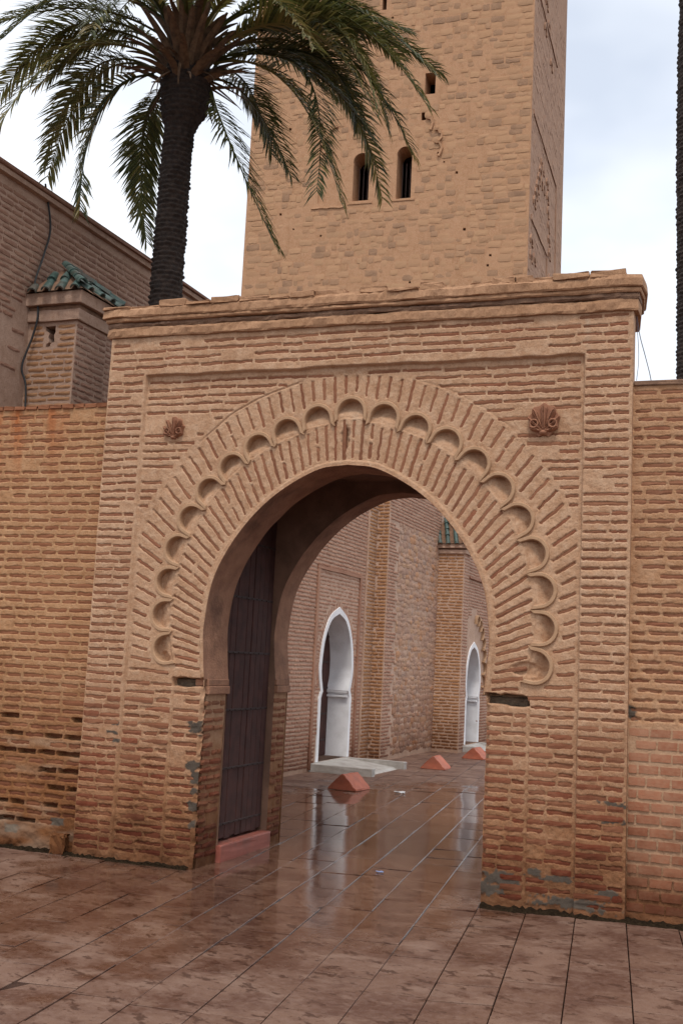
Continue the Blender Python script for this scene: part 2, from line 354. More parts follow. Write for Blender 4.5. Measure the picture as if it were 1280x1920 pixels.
def unit_stone(seed, n=9):
    r = np.random.default_rng(seed+90); v = []; f = []
    ang = np.sort((np.arange(n)+r.uniform(-0.3, 0.3, n))*2*math.pi/n)
    rad = []
    for a in ang:
        c, s = abs(math.cos(a)), abs(math.sin(a)); rad.append(0.5/max(c, s)*r.uniform(0.80, 1.0))
    for sc, y in ((1.0, 1.0), (1.0, 0.35), (0.72, 0.0)):
        for a, q in zip(ang, rad): v.append((q*sc*math.cos(a), y+(r.uniform(-0.1, 0.1) if sc < 1 else 0), q*sc*math.sin(a)))
    v.append((0, -0.05, 0))
    for L in (0, 1):
        for i in range(n): f.append((L*n+i, L*n+(i+1) % n, (L+1)*n+(i+1) % n, (L+1)*n+i))
    for i in range(n): f.append((2*n+i, 2*n+(i+1) % n, 3*n, 3*n))
    return np.array(v), f
US = [unit_stone(s) for s in range(12)]
UN = [unit_brick(300+s, 4, 2, 0.05) for s in range(12)]
for v_, f_ in UN: v_[:15, 1] = v_[:15, 1]*0.25
UT = [unit_brick(200+s, 4, 3, 0.10) for s in range(12)]
def brick_set(mat, base=UB, nm='brick'):
    return [py_mesh(nm, v, [tuple(dict.fromkeys(map(int, q))) for q in f], mat) for v, f in base]
BS = {}
def lay(parent, frame, bricks, mat, n_single, name='brick', stuffname='brickwork', base=UB):
    """bricks: list of (u, v, L, H, ang, h, D). The n_single that show largest become objects of their own, the rest one stuff part."""
    if not bricks: return
    key = (mat, name)
    if key not in BS: BS[key] = brick_set(mat, base, name)
    def size(b):
        P = frame.p(b[0], b[1]); d = P-CAM_P; z = d@CAM_F
        if z < 0.3: return 0
        x = 640+2100*(d@CAM_R)/z; y = 960-2100*(d@CAM_U)/z
        inside = (-20 < x < 1300) and (-20 < y < 1940)
        return (b[2]*b[3]*abs(frame.N@d)/z**3)*(1.0 if inside else 0.02)
    order = sorted(range(len(bricks)), key=lambda i: -size(bricks[i]))
    V = []; Fc = []; off = 0
    for r, i in enumerate(order):
        u, v, L, H, ang, h, D = bricks[i]; k = rng.randrange(12)
        c, s = math.cos(ang), math.sin(ang)
        Ua = frame.U*c+frame.V*s; Va = -frame.U*s+frame.V*c
        t1 = rng.uniform(-0.010, 0.010); t2 = rng.uniform(-0.04, 0.04)
        Ux = Ua+frame.N*t1; Vx = Va+frame.N*t2
        if r < n_single:
            o = ob(name, BS[key][k], parent); P = frame.p(u, v, h)
            mw = Matrix.Identity(4)
            for a in range(3):
                mw[a][0] = Ux[a]*L; mw[a][1] = -frame.N[a]*D; mw[a][2] = Vx[a]*H; mw[a][3] = P[a]
            o.matrix_world = mw
        else:
            vv, ff = base[k]
            W_ = frame.p(u, v, h)+vv[:, :1]*L*Ux+vv[:, 1:2]*D*(-frame.N)+vv[:, 2:3]*H*Vx
            V.append(W_)
            Fc.extend([tuple(dict.fromkeys(int(q)+off for q in f)) for f in ff]); off += len(vv)
    if V:
        o = ob(stuffname, py_mesh(stuffname, np.concatenate(V), Fc, mat), parent); o['kind'] = 'stuff'

def course(u0, u1, L, gap, r, var=0.25):
    """brick intervals along a course"""
    out = []; u = u0
    while u < u1-0.03:
        l = L*r.uniform(1-var, 1+var); e = min(u+l, u1)
        if u1-e < 0.07: e = u1
        if e-u > 0.035: out.append((u, e-gap))
        u = e
    return out
def plate(name, outer, holes, frame, mat, depth=0.0, reveal_mat=None, h=0.0):
    """flat wall with real openings (and reveals going depth metres back)"""
    bm = bmesh.new(); es = []; loops = []
    for lp in [outer]+holes:
        vs = [bm.verts.new(frame.p(u, v, h)) for u, v in lp]; loops.append(vs)
        for i in range(len(vs)): es.append(bm.edges.new((vs[i], vs[(i+1) % len(vs)])))
    bmesh.ops.triangle_fill(bm, use_beauty=True, use_dissolve=False, edges=es, normal=Vector(frame.N))
    if depth:
        for vs in loops[1:] if holes else loops:
            b = [bm.verts.new(v.co-Vector(frame.N)*depth) for v in vs]
            for i in range(len(vs)):
                j = (i+1) % len(vs); bm.faces.new((vs[i], vs[j], b[j], b[i]))
    me = bpy.data.meshes.new(name); bm.to_mesh(me); bm.free(); me.materials.append(M[mat])
    return me
def tube(name, pts, rad, mat, seg=8):
    pts = [Vector(p) for p in pts]; v = []; f = []
    for i, p in enumerate(pts):
        t = (pts[min(i+1, len(pts)-1)]-pts[max(i-1, 0)]).normalized()
        a = t.orthogonal().normalized(); b = t.cross(a)
        for k in range(seg):
            q = 2*math.pi*k/seg; v.append(p+(a*math.cos(q)+b*math.sin(q))*rad)
    for i in range(len(pts)-1):
        for k in range(seg):
            f.append((i*seg+k, i*seg+(k+1) % seg, (i+1)*seg+(k+1) % seg, (i+1)*seg+k))
    return py_mesh(name, v, f, mat, True)
def spline(pts, n):
    """Catmull-Rom through points (any dimension)"""
    p = [np.array(q, float) for q in pts]; p = [2*p[0]-p[1]]+p+[2*p[-1]-p[-2]]; out = []
    for i in range(1, len(p)-2):
        for k in range(n):
            t = k/n
            out.append(0.5*((2*p[i])+(p[i+1]-p[i-1])*t+(2*p[i-1]-5*p[i]+4*p[i+1]-p[i+2])*t*t+(3*p[i]-p[i-1]-3*p[i+1]+p[i+2])*t**3))
    out.append(p[-2]); return out

# ------------------------------------------------------------------ the pavement
GZ = -0.03
TA = 0.13; TN = np.array([math.cos(TA), math.sin(TA)]); TD = np.array([-math.sin(TA), math.cos(TA)])
def gz(x, y): return GZ + 0.03*sstep(1.0, 2.2, x)*sstep(1.5, -0.5, y)
pav = ob('pavement', py_mesh('pavement', [(-600, -600, GZ-0.005), (600, -600, GZ-0.005), (600, 900, GZ-0.005), (-600, 900, GZ-0.005)], [(0, 1, 2, 3)], 'grout'))
pav['kind'] = 'structure'
slabs = []
tr_ = random.Random(3)
for k in range(-34, 22):
    s0 = 0.14+0.325*k; t = -9.0+tr_.uniform(0, 0.5)
    while t < 24:
        L = tr_.choice((0.33, 0.45, 0.6, 0.66, 0.75)) ; slabs.append((s0, t, L)); t += L
def slab_geo(s0, t0, L, r):
    g = 0.0035; b = 0.0018; v = []
    dz = r.uniform(-0.002, 0.002); tl = r.uniform(-0.0025, 0.0025); tw = r.uniform(-0.0025, 0.0025)
    for ins, z in ((0, -0.03), (0, -b*0.6), (b, 0)):
        for (a, c) in ((g+ins, g+ins), (0.325-g-ins, g+ins), (0.325-g-ins, L-g-ins), (g+ins, L-g-ins)):
            P = TN*(s0+a)+TD*(t0+c); v.append((P[0], P[1], gz(P[0], P[1])+z+dz+tl*(c/L-0.5)*2+tw*(a/0.325-0.5)*2))
    f = [(8, 9, 10, 11)]
    for L0 in (0, 4):
        for i in range(4): f.append((L0+i, L0+(i+1) % 4, L0+4+(i+1) % 4, L0+4+i))
    return v, f
def slab_vis(s):
    P2 = TN*(s[0]+0.16)+TD*(s[1]+s[2]/2); P = np.array([P2[0], P2[1], GZ]); d = P-CAM_P; z = d@CAM_F
    if z < 0.5: return 0
    x = 640+2100*(d@CAM_R)/z; y = 960-2100*(d@CAM_U)/z
    if not (-60 < x < 1340 and 1380 < y < 2000): return 0
    if P2[1] > 0.05 and abs(P2[0]) > 1.15 and P2[1] < 4: return 0
    if P2[1] > 0.0 and abs(P2[0]) > 1.3 and x < 520: return 0
    return s[2]/z**3
slabs.sort(key=lambda s: -slab_vis(s))
V = []; Fq = []; off = 0
for i, s in enumerate(slabs):
    v, f = slab_geo(*s, tr_)
    if i < 300 and slab_vis(s) > 0:
        ob('paving_slab', py_mesh('paving_slab', v, f, 'paving'), pav)
    else:
        V += v; Fq += [tuple(q+off for q in w) for w in f]; off += len(v)
o = ob('far_paving', py_mesh('far_paving', V, Fq, 'paving'), pav); o['kind'] = 'stuff'

# ------------------------------------------------------------------ the gateway
gate = thing('brick_gateway', 'tall sand coloured brick gateway with scalloped horseshoe arch and moulded cornice', 'gateway')
XL, XR, PL, PR = -2.135, 2.10, -1.78, 1.765
ZC = 1.9325; X0 = 0.01; TH = 0.17816
JL, JR = -1.09, 1.13
IMP = 1.40
_prof = [(1.095, IMP), (1.118, 1.62), (1.125, 1.84), (1.063, 2.20), (0.875, 2.54), (0.60, 2.825), (0.26, 3.022), (0.0, 3.065)]
_right = spline(_prof, 10)
ARCH = [(X0-p[0], p[1]) for p in _right] + [(X0+p[0], p[1]) for p in reversed(_right[:-1])]   # left impost over apex to right impost
_ath = np.array([math.atan2(p[0]-X0, p[1]-ZC) for p in ARCH]); _ar = np.array([math.hypot(p[0]-X0, p[1]-ZC) for p in ARCH])
def rin(th): return np.interp(th, _ath, _ar)
def arch_sd(x, z):
    """distance outside the opening (negative inside)"""
    th = np.arctan2(x-X0, z-ZC); R = np.hypot(x-X0, z-ZC)
    up = R-rin(th)
    lowd = np.where(x < 0, JL-x, x-JR)
    return np.where(z >= IMP, up, lowd)
def lobe_rc(k): return 1.487+0.05*math.exp(-(k/1.1)**2)
def base_h(x, z):
    x = np.asarray(x, float); z = np.asarray(z, float)
    w = 0.004*vnoise(x, z, 0.15, 3)
    fr = np.maximum(np.maximum(sstep(PL+0.006, PL-0.006, x+w), sstep(PR-0.006, PR+0.006, x+w)), sstep(3.82, 3.835, z+w*1.5))
    pl = -0.018+0.026*sstep(PL+0.55, PL, x)*sstep(3.80, 3.3, z)
    h = pl+(0.022-pl)*fr
    return h
bricks = []; r = random.Random(21)
def add(u, v, L, H, ang, depth, D=0.05):
    bricks.append([u, v, L, H, ang, depth, 0.030])
CP = 0.064
nz = int(4.12/CP)
for k in range(nz):
    z = 0.03+CP*(k+0.5); low = z < 1.25
    H = 0.0225 if not low else 0.029
    if z < 0.03: continue
    spans = []
    if z > 3.85:
        spans.append((XL+0.02, XR-0.02, 0.24))
    else:
        spans += [(XL+0.008, PL-0.012, 0.20), (PR+0.012, XR-0.006, 0.20)]
        if 2.58 < z < 3.79:
            R = 1.845+0.0*z
            xe = math.sqrt(max(R*R-(z-ZC)**2, 0.0)) if z < ZC+R else 0.0
            if xe < 1.66: spans += [(PL+0.014, -xe-0.02, 0.27), (xe+0.02, PR-0.014, 0.27)]
        elif z < IMP+0.0:
            e = 1.36 if z > 1.34 else 1.0
            if z < 1.33: spans += [(-1.355+0.008, JL-0.02, 0.15), (JR+0.012, 1.434-0.008, 0.15)]
            spans += [(PL+0.012, -1.355-0.008, 0.2), (1.434+0.008, PR-0.012, 0.16)]
    for (a, b, L) in spans:
        off = r.uniform(-0.1, 0.1)*L
        for (u0, u1) in course(a, b, L, 0.016, r, 0.35):
            if r.random() < 0.035: continue
            uu = (u0+u1)/2; d = r.uniform(0.001, 0.006)
            if low: d = r.uniform(-0.006, 0.007)
            add(uu, z+r.uniform(-0.004, 0.004)+0.004*math.sin(uu*4), u1-u0, H*r.uniform(0.72, 1.12), r.uniform(-0.012, 0.012), d)
# fan of voussoir bricks round the arch
RC = (X0, 1.34); ang = -math.radians(92)
ths = []
while ang < math.radians(92.5):
    ths.append(ang); q = abs(math.sin(ang)); ang += 0.0372+0.0125*q
ts = np.linspace(0.9, 2.6, 500)
LC = [(X0+lobe_rc(k)*math.sin(k*TH), ZC+lobe_rc(k)*math.cos(k*TH)) for k in range(-10, 11)]
for a in ths:
    xs = RC[0]+ts*math.sin(a); zs = RC[1]+ts*math.cos(a)
    sd_ = arch_sd(xs, zs); R = np.hypot(xs-X0, zs-ZC); th_ = np.arctan2(xs-X0, zs-ZC)
    bumpR = 0.05*np.exp(-(th_/TH/1.1)**2)
    dl = np.min([np.hypot(xs-c[0], zs-c[1]) for c in LC], axis=0)
    inner = (sd_ > 0.045) & (R < 1.437+bumpR) & (zs > IMP-0.02)
    outer = (R > 1.50) & (dl > 0.155) & (R < 1.835) & (xs > PL+0.025) & (xs < PR-0.025) & (zs < 3.79) & (zs > 1.38)
    for msk, which in ((inner, 0), (outer, 1)):
        idx = np.where(msk)[0]
        if len(idx) < 8: continue
        brk = np.where(np.diff(idx) > 1)[0]
        for seg in np.split(idx, brk+1):
            L = ts[seg[-1]]-ts[seg[0]]
            if L < 0.07: continue
            tcn = (ts[seg[-1]]+ts[seg[0]])/2
            pieces = [(tcn, L)] if (L < 0.24 or r.random() < 0.8) else [(tcn-L*0.25, L*0.46), (tcn+L*0.26, L*0.46)]
            for tc_, Lp in pieces:
                add(RC[0]+tc_*math.sin(a), RC[1]+tc_*math.cos(a), Lp*r.uniform(0.86, 1.0), 0.0215*r.uniform(0.75, 1.15), math.pi/2-a+r.uniform(-0.012, 0.012), r.uniform(0.001, 0.006))
# grey cement repairs
PATCH = [(-1.14, 1.04, .055, .055), (-1.14, .74, .06, .035), (-1.115, .66, .035, .05), (-1.11, .55, .03, .022), (-1.12, .43, .035, .03), (-1.11, .30, .03, .03),
         (1.27, .17, .13, .04), (1.20, .10, .08, .04), (1.50, .235, .05, .02), (1.66, .215, .11, .022), (1.97, .16, .10, .03), (1.75, .07, .22, .03), (2.02, .74, .07, .018), (2.02, .63, .07, .018),
         (-1.83, 1.02, .03, .014), (-1.86, .95, .045, .012), (-1.82, .885, .03, .013)]
def patch_f(x, z):
    f = np.zeros_like(x); n = vnoise(x, z, 0.045, 8)*0.55+vnoise(x, z, 0.015, 2)*0.4
    for (px, pz, rx, rz) in PATCH:
        d = np.maximum(np.abs(x-px)/rx, np.abs(z-pz)/rz); f = np.maximum(f, sstep(1.15, 0.8, d+n))
    return f
bricks = [b for b in bricks if not (patch_f(np.array([b[0]]), np.array([b[1]]))[0] > 0.5 and r.random() < 0.8)]
ROS = [(-1.50, 3.385), (1.485, 3.365)]
bricks = [b for b in bricks if not (1.325 < b[1] < 1.435 and 1.08 < abs(b[0]) < 1.45)]
bricks = [b for b in bricks if not any(abs(b[1]-q[1]) < 0.09 and abs(b[0]-q[0]) < 0.06+b[2]/2 for q in ROS)]

def relief(name, x0, x1, z0, z1, dx, dz, hfun, bricks, frame, mat, hole=None, snap=None, parent=None, extra=None):
    """mortar skin as a fine height field; every brick sits in a ragged recess of it"""
    nx = int(round((x1-x0)/dx))+1; nzz = int(round((z1-z0)/dz))+1
    xs = np.linspace(x0, x1, nx); zs = np.linspace(z0, z1, nzz); X, Z = np.meshgrid(xs, zs)
    base = hfun(X, Z); H = base.copy()
    rough = 1.0+1.2*sstep(1.2, 0.3, Z)
    H += 0.006*fbm(X, Z, 0.6, 3, 1)+(0.0020*fbm(X, Z*1.6, 0.07, 3, 4)+0.0020*fbm(X, Z, 0.024, 2, 9))*rough
    wv = 0.0060*fbm(X, Z, 0.06, 2, 12)+0.0040*fbm(X, Z, 0.018, 2, 13); wu = 0.012*fbm(X, Z, 0.04, 3, 15); dp = 0.5+0.5*np.clip(0.5+fbm(X, Z, 0.12, 2, 20), 0, 1)
    cut = np.zeros_like(H)
    for (u, v, L, Hh, a, d, D) in bricks:
        c, s = abs(math.cos(a)), abs(math.sin(a)); eu = c*L/2+s*Hh/2+0.03; ev = s*L/2+c*Hh/2+0.03
        i0 = max(int((u-eu-x0)/dx), 0); i1 = min(int((u+eu-x0)/dx)+2, nx); j0 = max(int((v-ev-z0)/dz), 0); j1 = min(int((v+ev-z0)/dz)+2, nzz)
        if i0 >= i1 or j0 >= j1: continue
        sl_ = (slice(j0, j1), slice(i0, i1)); qx = X[sl_]-u; qz = Z[sl_]-v
        ca, sa = math.cos(a), math.sin(a); lu = qx*ca+qz*sa+wu[sl_]; lv = -qx*sa+qz*ca+wv[sl_]
        dd = np.maximum(np.abs(lu)-L/2, np.abs(lv)-Hh/2)
        cut[sl_] = np.maximum(cut[sl_], (d+0.008)*sstep(0.003, -0.0035, dd))
    H -= cut
    H = H+nrg.normal(0, 0.0007, H.shape)
    at = {}
    if extra: H, at = extra(X, Z, H, cut)
    Pg = frame.grid(X, Z, H)
    P = Pg.reshape(-1, 3)
    idx = np.arange(nx*nzz).reshape(nzz, nx)
    Q = np.stack([idx[:-1, :-1], idx[:-1, 1:], idx[1:, 1:], idx[1:, :-1]], -1).reshape(-1, 4)
    if hole is not None:
        cxq = (X[:-1, :-1]+X[1:, 1:])/2; czq = (Z[:-1, :-1]+Z[1:, 1:])/2
        keep = (hole(cxq, czq) > 0).ravel(); Qk = Q[keep]
        bd = np.intersect1d(np.unique(Qk), np.unique(Q[~keep]))
        if snap is not None:
            xb = X.ravel()[bd]; zb = Z.ravel()[bd]; hb = H.ravel()[bd]; xb, zb = snap(xb, zb)
            P[bd] = frame.grid(xb, zb, hb)
        Q = Qk
    used = np.unique(Q); mp = np.full(len(P), -1); mp[used] = np.arange(len(used))
    me = np_mesh(name, P[used], mp[Q], mat, False)
    if parent is not None:
        sk = []
        for ci in (0, nx-1):
            c0 = Pg[:, ci]; c1 = frame.grid(X[:, ci], Z[:, ci], np.full(nzz, -0.10)); vv = np.concatenate([c0, c1]); ii = np.arange(nzz-1)
            ob('wall_edge', np_mesh('wall_edge', vv, np.stack([ii, ii+1, ii+1+nzz, ii+nzz], 1), mat), parent)
    for k, a in at.items():
        la = me.attributes.new(k, 'FLOAT', 'POINT'); la.data.foreach_set('value', a.ravel()[used].astype(np.float32))
    o = ob(name, me, parent)
    return o
def gate_snap(x, z):
    th = np.arctan2(x-X0, z-ZC); R = rin(th); up = z > IMP-0.003
    return np.where(up, X0+R*np.sin(th), np.where(x < 0, JL, JR)), np.where(up, ZC+R*np.cos(th), z)
SLOT = [(-1.36, -1.10, 1.335, 1.405), (1.132, 1.428, 1.345, 1.412)]
def gate_extra(X, Z, H, cut):
    sd_ = arch_sd(X, Z); up = Z > IMP
    H = H+np.where(up, 0.012*sstep(0.040, 0.032, sd_), 0)              # plaster bead round the arch
    R = np.hypot(X-X0, Z-ZC)
    for k in range(-10, 11):
        a = k*TH; rc = lobe_rc(k); p = (X-X0)*math.cos(a)-(Z-ZC)*math.sin(a); q = (X-X0)*math.sin(a)+(Z-ZC)*math.cos(a)-rc
        dd = np.where(q > 0, np.hypot(p, q)-0.104, np.maximum(np.abs(p)-0.104, -q-0.042))
        dd = np.where((q > -0.3) & (np.abs(p) < 0.3), dd, 1)
        dd = dd+0.004*vnoise(X, Z, 0.05, 31)
        f = sstep(0.004, -0.004, dd)
        rel = 0.010*fbm(X, Z, 0.06, 3, 40+k)*f
        flo = -0.026-0.056*sstep(-0.03, 0.075, q)
        H = H*(1-f)+f*(flo+rel)
    for xg in (-1.355, 1.434):                                             # straight joints of the rebuilt jambs
        H = H-0.007*sstep(0.007, 0.002, np.abs(X-xg+0.004*vnoise(X, Z, 0.2, 6)))*(Z < 1.36)
    for xg in (PL, PR):
        H = H-0.006*sstep(0.008, 0.002, np.abs(X-xg+0.003*vnoise(X, Z, 0.2, 7)))*(Z < 3.82)
    for (a, b, c, d) in SLOT:
        n = 0.012*vnoise(X, Z, 0.04, 50)
        dd = np.maximum(np.maximum(a-X, X-b), np.maximum(c-Z, Z-d))+n
        f = sstep(0.004, -0.006, dd); H = H*(1-f)+f*(-0.14)
    th_ = np.arctan2(X-X0, Z-ZC)
    H = H-0.009*sstep(0.010, 0.002, np.abs(R-1.85+0.01*vnoise(X, Z, 0.15, 44)))*sstep(0.20, 0.26, np.abs(th_))*sstep(0.80, 0.70, np.abs(th_))*np.where(X < 0, 1.0, 0.35)
    # ragged spall at the keystone and by the lowest scallops
    for (px, pz, rx, rz, dp_) in ((-0.03, 3.27, .035, .11, .03), (1.40, 1.60, .09, .05, .02), (-1.47, 1.55, .05, .05, .02)):
        d = np.hypot((X-px)/rx, (Z-pz)/rz)+0.6*fbm(X, Z, 0.06, 3, 60); H = H-dp_*sstep(1.1, 0.6, d)
    # chipped jamb corners
    e = np.where(X < 0, JL-X, X-JR); low = Z < IMP-0.06
    chip = np.clip(fbm(X*0+Z, Z, 0.11, 3, 70)+0.15, 0, 1)
    H = H-np.where(low, sstep(0.035, 0.0, e)*(0.012+0.05*chip), 0)
    g = patch_f(X, Z); H = H*(1-g*0.6)+g*0.6*(base_h(X, Z)+0.002)
    foot = sstep(0.10, -0.02, Z); H = H+foot*(0.004+0.026*np.clip(fbm(X, Z, 0.16, 3, 80), -0.5, 1))
    pale = np.clip(sstep(0.32, 0.1, np.hypot((X+0.0)/0.5, (Z-3.27)/0.9)), 0, 1)*np.clip(fbm(X, Z, 0.09, 3, 88)+0.1, 0, 1)
    lime = sstep(0.03, 0.0, np.abs(X-1.78+0.03*vnoise(X*0, Z, 0.3, 5)))*sstep(3.75, 4.1, Z)*0.5
    return H, {'grey': g, 'rust': np.zeros_like(H), 'pale': np.clip(pale*0.8+lime, 0, 1)}
relief('wall', XL, XR, -0.08, 4.155, 0.006, 0.006, base_h, bricks, F_FRONT, 'mortar', hole=arch_sd, snap=gate_snap, parent=gate, extra=gate_extra)
gb = [(b[0], b[1], b[2]+0.010, b[3]+0.008, b[4], float(base_h(b[0], b[1]))-b[5]+0.001, b[6]) for b in bricks]
lay(gate, F_FRONT, gb, 'brick', 220)

# scallop ribs: 21 moulded arcs sharing one mesh
def scallop_mesh():
    def outl(rr, leg):
        pts = [(-rr, -leg)]+[(-rr*math.cos(t), rr*math.sin(t)) for t in np.linspace(0, math.pi, 15)]+[(rr, -leg)]
        return pts
    a = outl(0.100, 0.052); b = outl(0.1305, 0.074); a2 = outl(0.106, 0.05); b2 = outl(0.125, 0.072)
    v = []; n = len(a)
    for lp, y in ((a, 0.12), (a, -0.008), (a2, -0.017), (b2, -0.017), (b, -0.006), (b, 0.085)):
        v += [(p[0], y, p[1]) for p in lp]
    f = []
    for L in range(5):
        for i in range(n-1): f.append((L*n+i, L*n+i+1, (L+1)*n+i+1, (L+1)*n+i))
    f.append(tuple(L*n for L in range(6))); f.append(tuple(L*n+n-1 for L in reversed(range(6))))
    bm = bmesh.new(); vs = [bm.verts.new(q) for q in v]
    for q in f: bm.faces.new([vs[i] for i in q])
    return bm_mesh('scallop', bm, 'bead', False)
sm = scallop_mesh(); r = random.Random(5)
for k in range(-10, 11):
    a = k*TH; rc = lobe_rc(k)
    o = ob('scallop', sm, gate); s = 1+r.uniform(-0.02, 0.02)
    o.matrix_world = Matrix.Translation((X0+rc*math.sin(a), 0.014+r.uniform(-0.002, 0.003), ZC+rc*math.cos(a))) @ Matrix.Rotation(a+r.uniform(-0.02, 0.02), 4, 'Y') @ Matrix.Diagonal((s, 1, s, 1))
# carved rosettes
def rosette_mesh(seed):
    """carved palmette: lobed disc with deep-cut leaves fanning from the foot and two volutes"""
    nr, na = 30, 96; v = []; f = []
    leaves = [(90, .17, .019), (64, .158, .014), (116, .158, .014), (40, .15, .014), (140, .15, .014), (16, .118, .014), (164, .118, .014)]
    for j in range(nr+1):
        for i in range(na):
            t = 2*math.pi*i/na; lob = abs(math.sin(4.5*(t-math.pi/2)))
            R = 0.100*(0.90+0.12*(1-lob**1.5)); q = j/nr; x = R*q*math.cos(t); z = R*q*math.sin(t)*1.05
            h = 0.004; bx, bz = x, z+0.075
            for (an, L, w_) in leaves:
                a_ = math.radians(an); al = bx*math.cos(a_)+bz*math.sin(a_); ac = abs(-bx*math.sin(a_)+bz*math.cos(a_))
                if 0 < al < L:
                    w2 = w_*(0.35+0.9*al/L)*(1 if al < L*0.85 else (L-al)/(L*0.15)*0.6+0.4)
                    if ac < w2: h = max(h, 0.016+0.030*(1-(ac/w2)**2)*(0.55+0.45*al/L)-0.012*(ac < w2*0.16))
            for sx_ in (-1, 1):
                d = math.hypot(x-sx_*0.058, z+0.026); h = max(h, 0.040*max(0, 1-((d-0.024)/0.012)**2)) if d < 0.04 else h
            d = math.hypot(x/0.03, (z+0.078)/0.018)
            if d < 1: h = max(h, 0.036*(1-d*d)**0.5)
            if q > 0.985: h = 0.0
            v.append((x, -h, z))
    for j in range(nr):
        for i in range(na): f.append((j*na+i, (j+1)*na+i, (j+1)*na+(i+1) % na, j*na+(i+1) % na))
    n0 = len(v)
    for i in range(na): p = v[nr*na+i]; v.append((p[0], 0.05, p[2]))
    for i in range(na): f.append((nr*na+i, n0+i, n0+(i+1) % na, nr*na+(i+1) % na))
    return py_mesh('rosette', v, f, 'rosette')
for i, (x, z) in enumerate(ROS):
    o = ob('rosette', rosette_mesh(i), gate); o.location = (x, 0.008, z); s = (0.92, 1.14)[i]
    o.scale = (s, 1, s*1.03); o['label'] = ('smaller weathered palmette rosette at the left of the arch', 'larger red palmette rosette at the right of the arch')[i]
for i, (a, b, c, d) in enumerate(SLOT):
    ob('lintel', box_mesh('lintel', (a-0.01, 0.085, c-0.004), (b-0.012, 0.14, d-0.014), 'timber', 0.006, 0.004, 3, i), gate)

# arch reveals, front and back ring of the passage
def reveal(name, y0, y1, mat):
    ys = np.linspace(y0, y1, 6); v = []; f = []; n = len(ARCH)
    for j, y in enumerate(ys):
        for (x, z) in ARCH:
            k = 0.006*vnoise(x+z, y, 0.2, 3); d = 0.0 if j in (0,) else k
            cx_ = X0-x; cz_ = 1.9-z; L = math.hypot(cx_, cz_); v.append((x+cx_/L*d, y, z+cz_/L*d))
    for j in range(5):
        for i in range(n-1): f.append((j*n+i, (j+1)*n+i, (j+1)*n+i+1, j*n+i+1))
    return py_mesh(name, v, f, mat, True)
ob('arch_reveal', reveal('arch_reveal', -0.002, 0.42, 'plaster'), gate)
ob('arch_reveal', reveal('arch_reveal', 1.35, 1.652, 'plaster'), gate)
r = random.Random(77)
for (y0, y1, tagn) in ((0.0, 0.42, 'f'), (1.35, 1.65, 'b')):
    for sgn, xj in ((-1, JL), (1, JR)):
        # jamb core below the impost, and a moulded impost block
        xo = xj+sgn*0.22
        lo, hi = (min(xj+sgn*0.012, xo), y0+(0.095 if tagn == 'f' else 0.004), -0.08), (max(xj+sgn*0.012, xo), y1-0.004, IMP-0.07)
        ob('jamb', box_mesh('jamb', lo, hi, 'mortar', 0.004, 0.005, 5, 3), gate)
        fr = F_east(xj) if sgn < 0 else Frame((xj, 0, 0), (0, -1, 0), (0, 0, 1), (-1, 0, 0))
        bl = []
        for k in range(0, 19):
            z = 0.03+CP*(k+0.5)
            a, b = (y0+(0.05 if tagn == 'f' else 0.01), y1-0.012); us = course(a, b, 0.15, 0.014, r, 0.3)
            for (u0, u1) in us:
                if r.random() < 0.08: continue
                uu = (u0+u1)/2*(1 if sgn < 0 else -1); bl.append((uu, z+r.uniform(-.004, .004), u1-u0, 0.036*r.uniform(.8, 1.1), r.uniform(-.02, .02), r.uniform(-0.001, 0.010), 0.05))
        lay(gate, fr, bl, 'brick', 40 if sgn < 0 else 0)
        xi = xj-sgn*(0.028 if sgn < 0 else 0.004); y0i = y0+((0.055 if sgn < 0 else 0.17) if tagn == 'f' else 0.0)
        bm = bmesh.new()
        bm_box(bm, (min(xi, xj+sgn*0.1), y0i+0.004, IMP-0.115), (max(xi, xj+sgn*0.1), y1-0.002, IMP-0.052), 0.008)
        ob('impost', bm_mesh('impost', bm, 'plaster'), gate)
        bm = bmesh.new()
        bm_box(bm, (min(xi+sgn*0.012, xj+sgn*0.1), y0i+0.006, IMP-0.050), (max(xi+sgn*0.012, xj+sgn*0.1), y1-0.003, IMP+0.001), 0.006)
        ob('impost', bm_mesh('impost', bm, 'plaster'), gate)
# hidden masses: body of the gate behind the facing, vestibule walls and vault
def opening(x_shift=0.0):
    low = [(JL, -0.08)]+[(JL, IMP-0.02)]; high = [(JR, IMP-0.02), (JR, -0.08)]
    return low+ARCH+high
def arch_plate(name, y, normal_south, mat, xl, xr, zt):
    fr = F_south(y) if normal_south else Frame((0, y, 0), (-1, 0, 0), (0, 0, 1), (0, 1, 0))
    op = opening(); s = 1 if normal_south else -1
    outer = [(xl, -0.08)]+op+[(xr, -0.08), (xr, zt), (xl, zt)]
    return plate(name, [(s*a, b) for a, b in outer], [], fr, mat)
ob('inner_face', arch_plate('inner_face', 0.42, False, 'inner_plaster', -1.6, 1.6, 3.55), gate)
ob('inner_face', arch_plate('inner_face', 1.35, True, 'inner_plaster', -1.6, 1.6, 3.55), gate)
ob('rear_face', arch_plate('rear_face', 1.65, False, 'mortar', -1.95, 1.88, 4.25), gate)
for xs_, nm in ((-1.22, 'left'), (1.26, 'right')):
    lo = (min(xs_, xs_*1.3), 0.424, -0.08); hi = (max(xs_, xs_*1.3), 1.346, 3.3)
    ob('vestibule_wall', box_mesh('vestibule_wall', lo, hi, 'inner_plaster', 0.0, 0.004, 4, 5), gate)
ob('vestibule_ceiling', box_mesh('vestibule_ceiling', (-1.215, 0.424, 3.16), (1.255, 1.346, 3.3), 'inner_plaster', 0.0), gate)
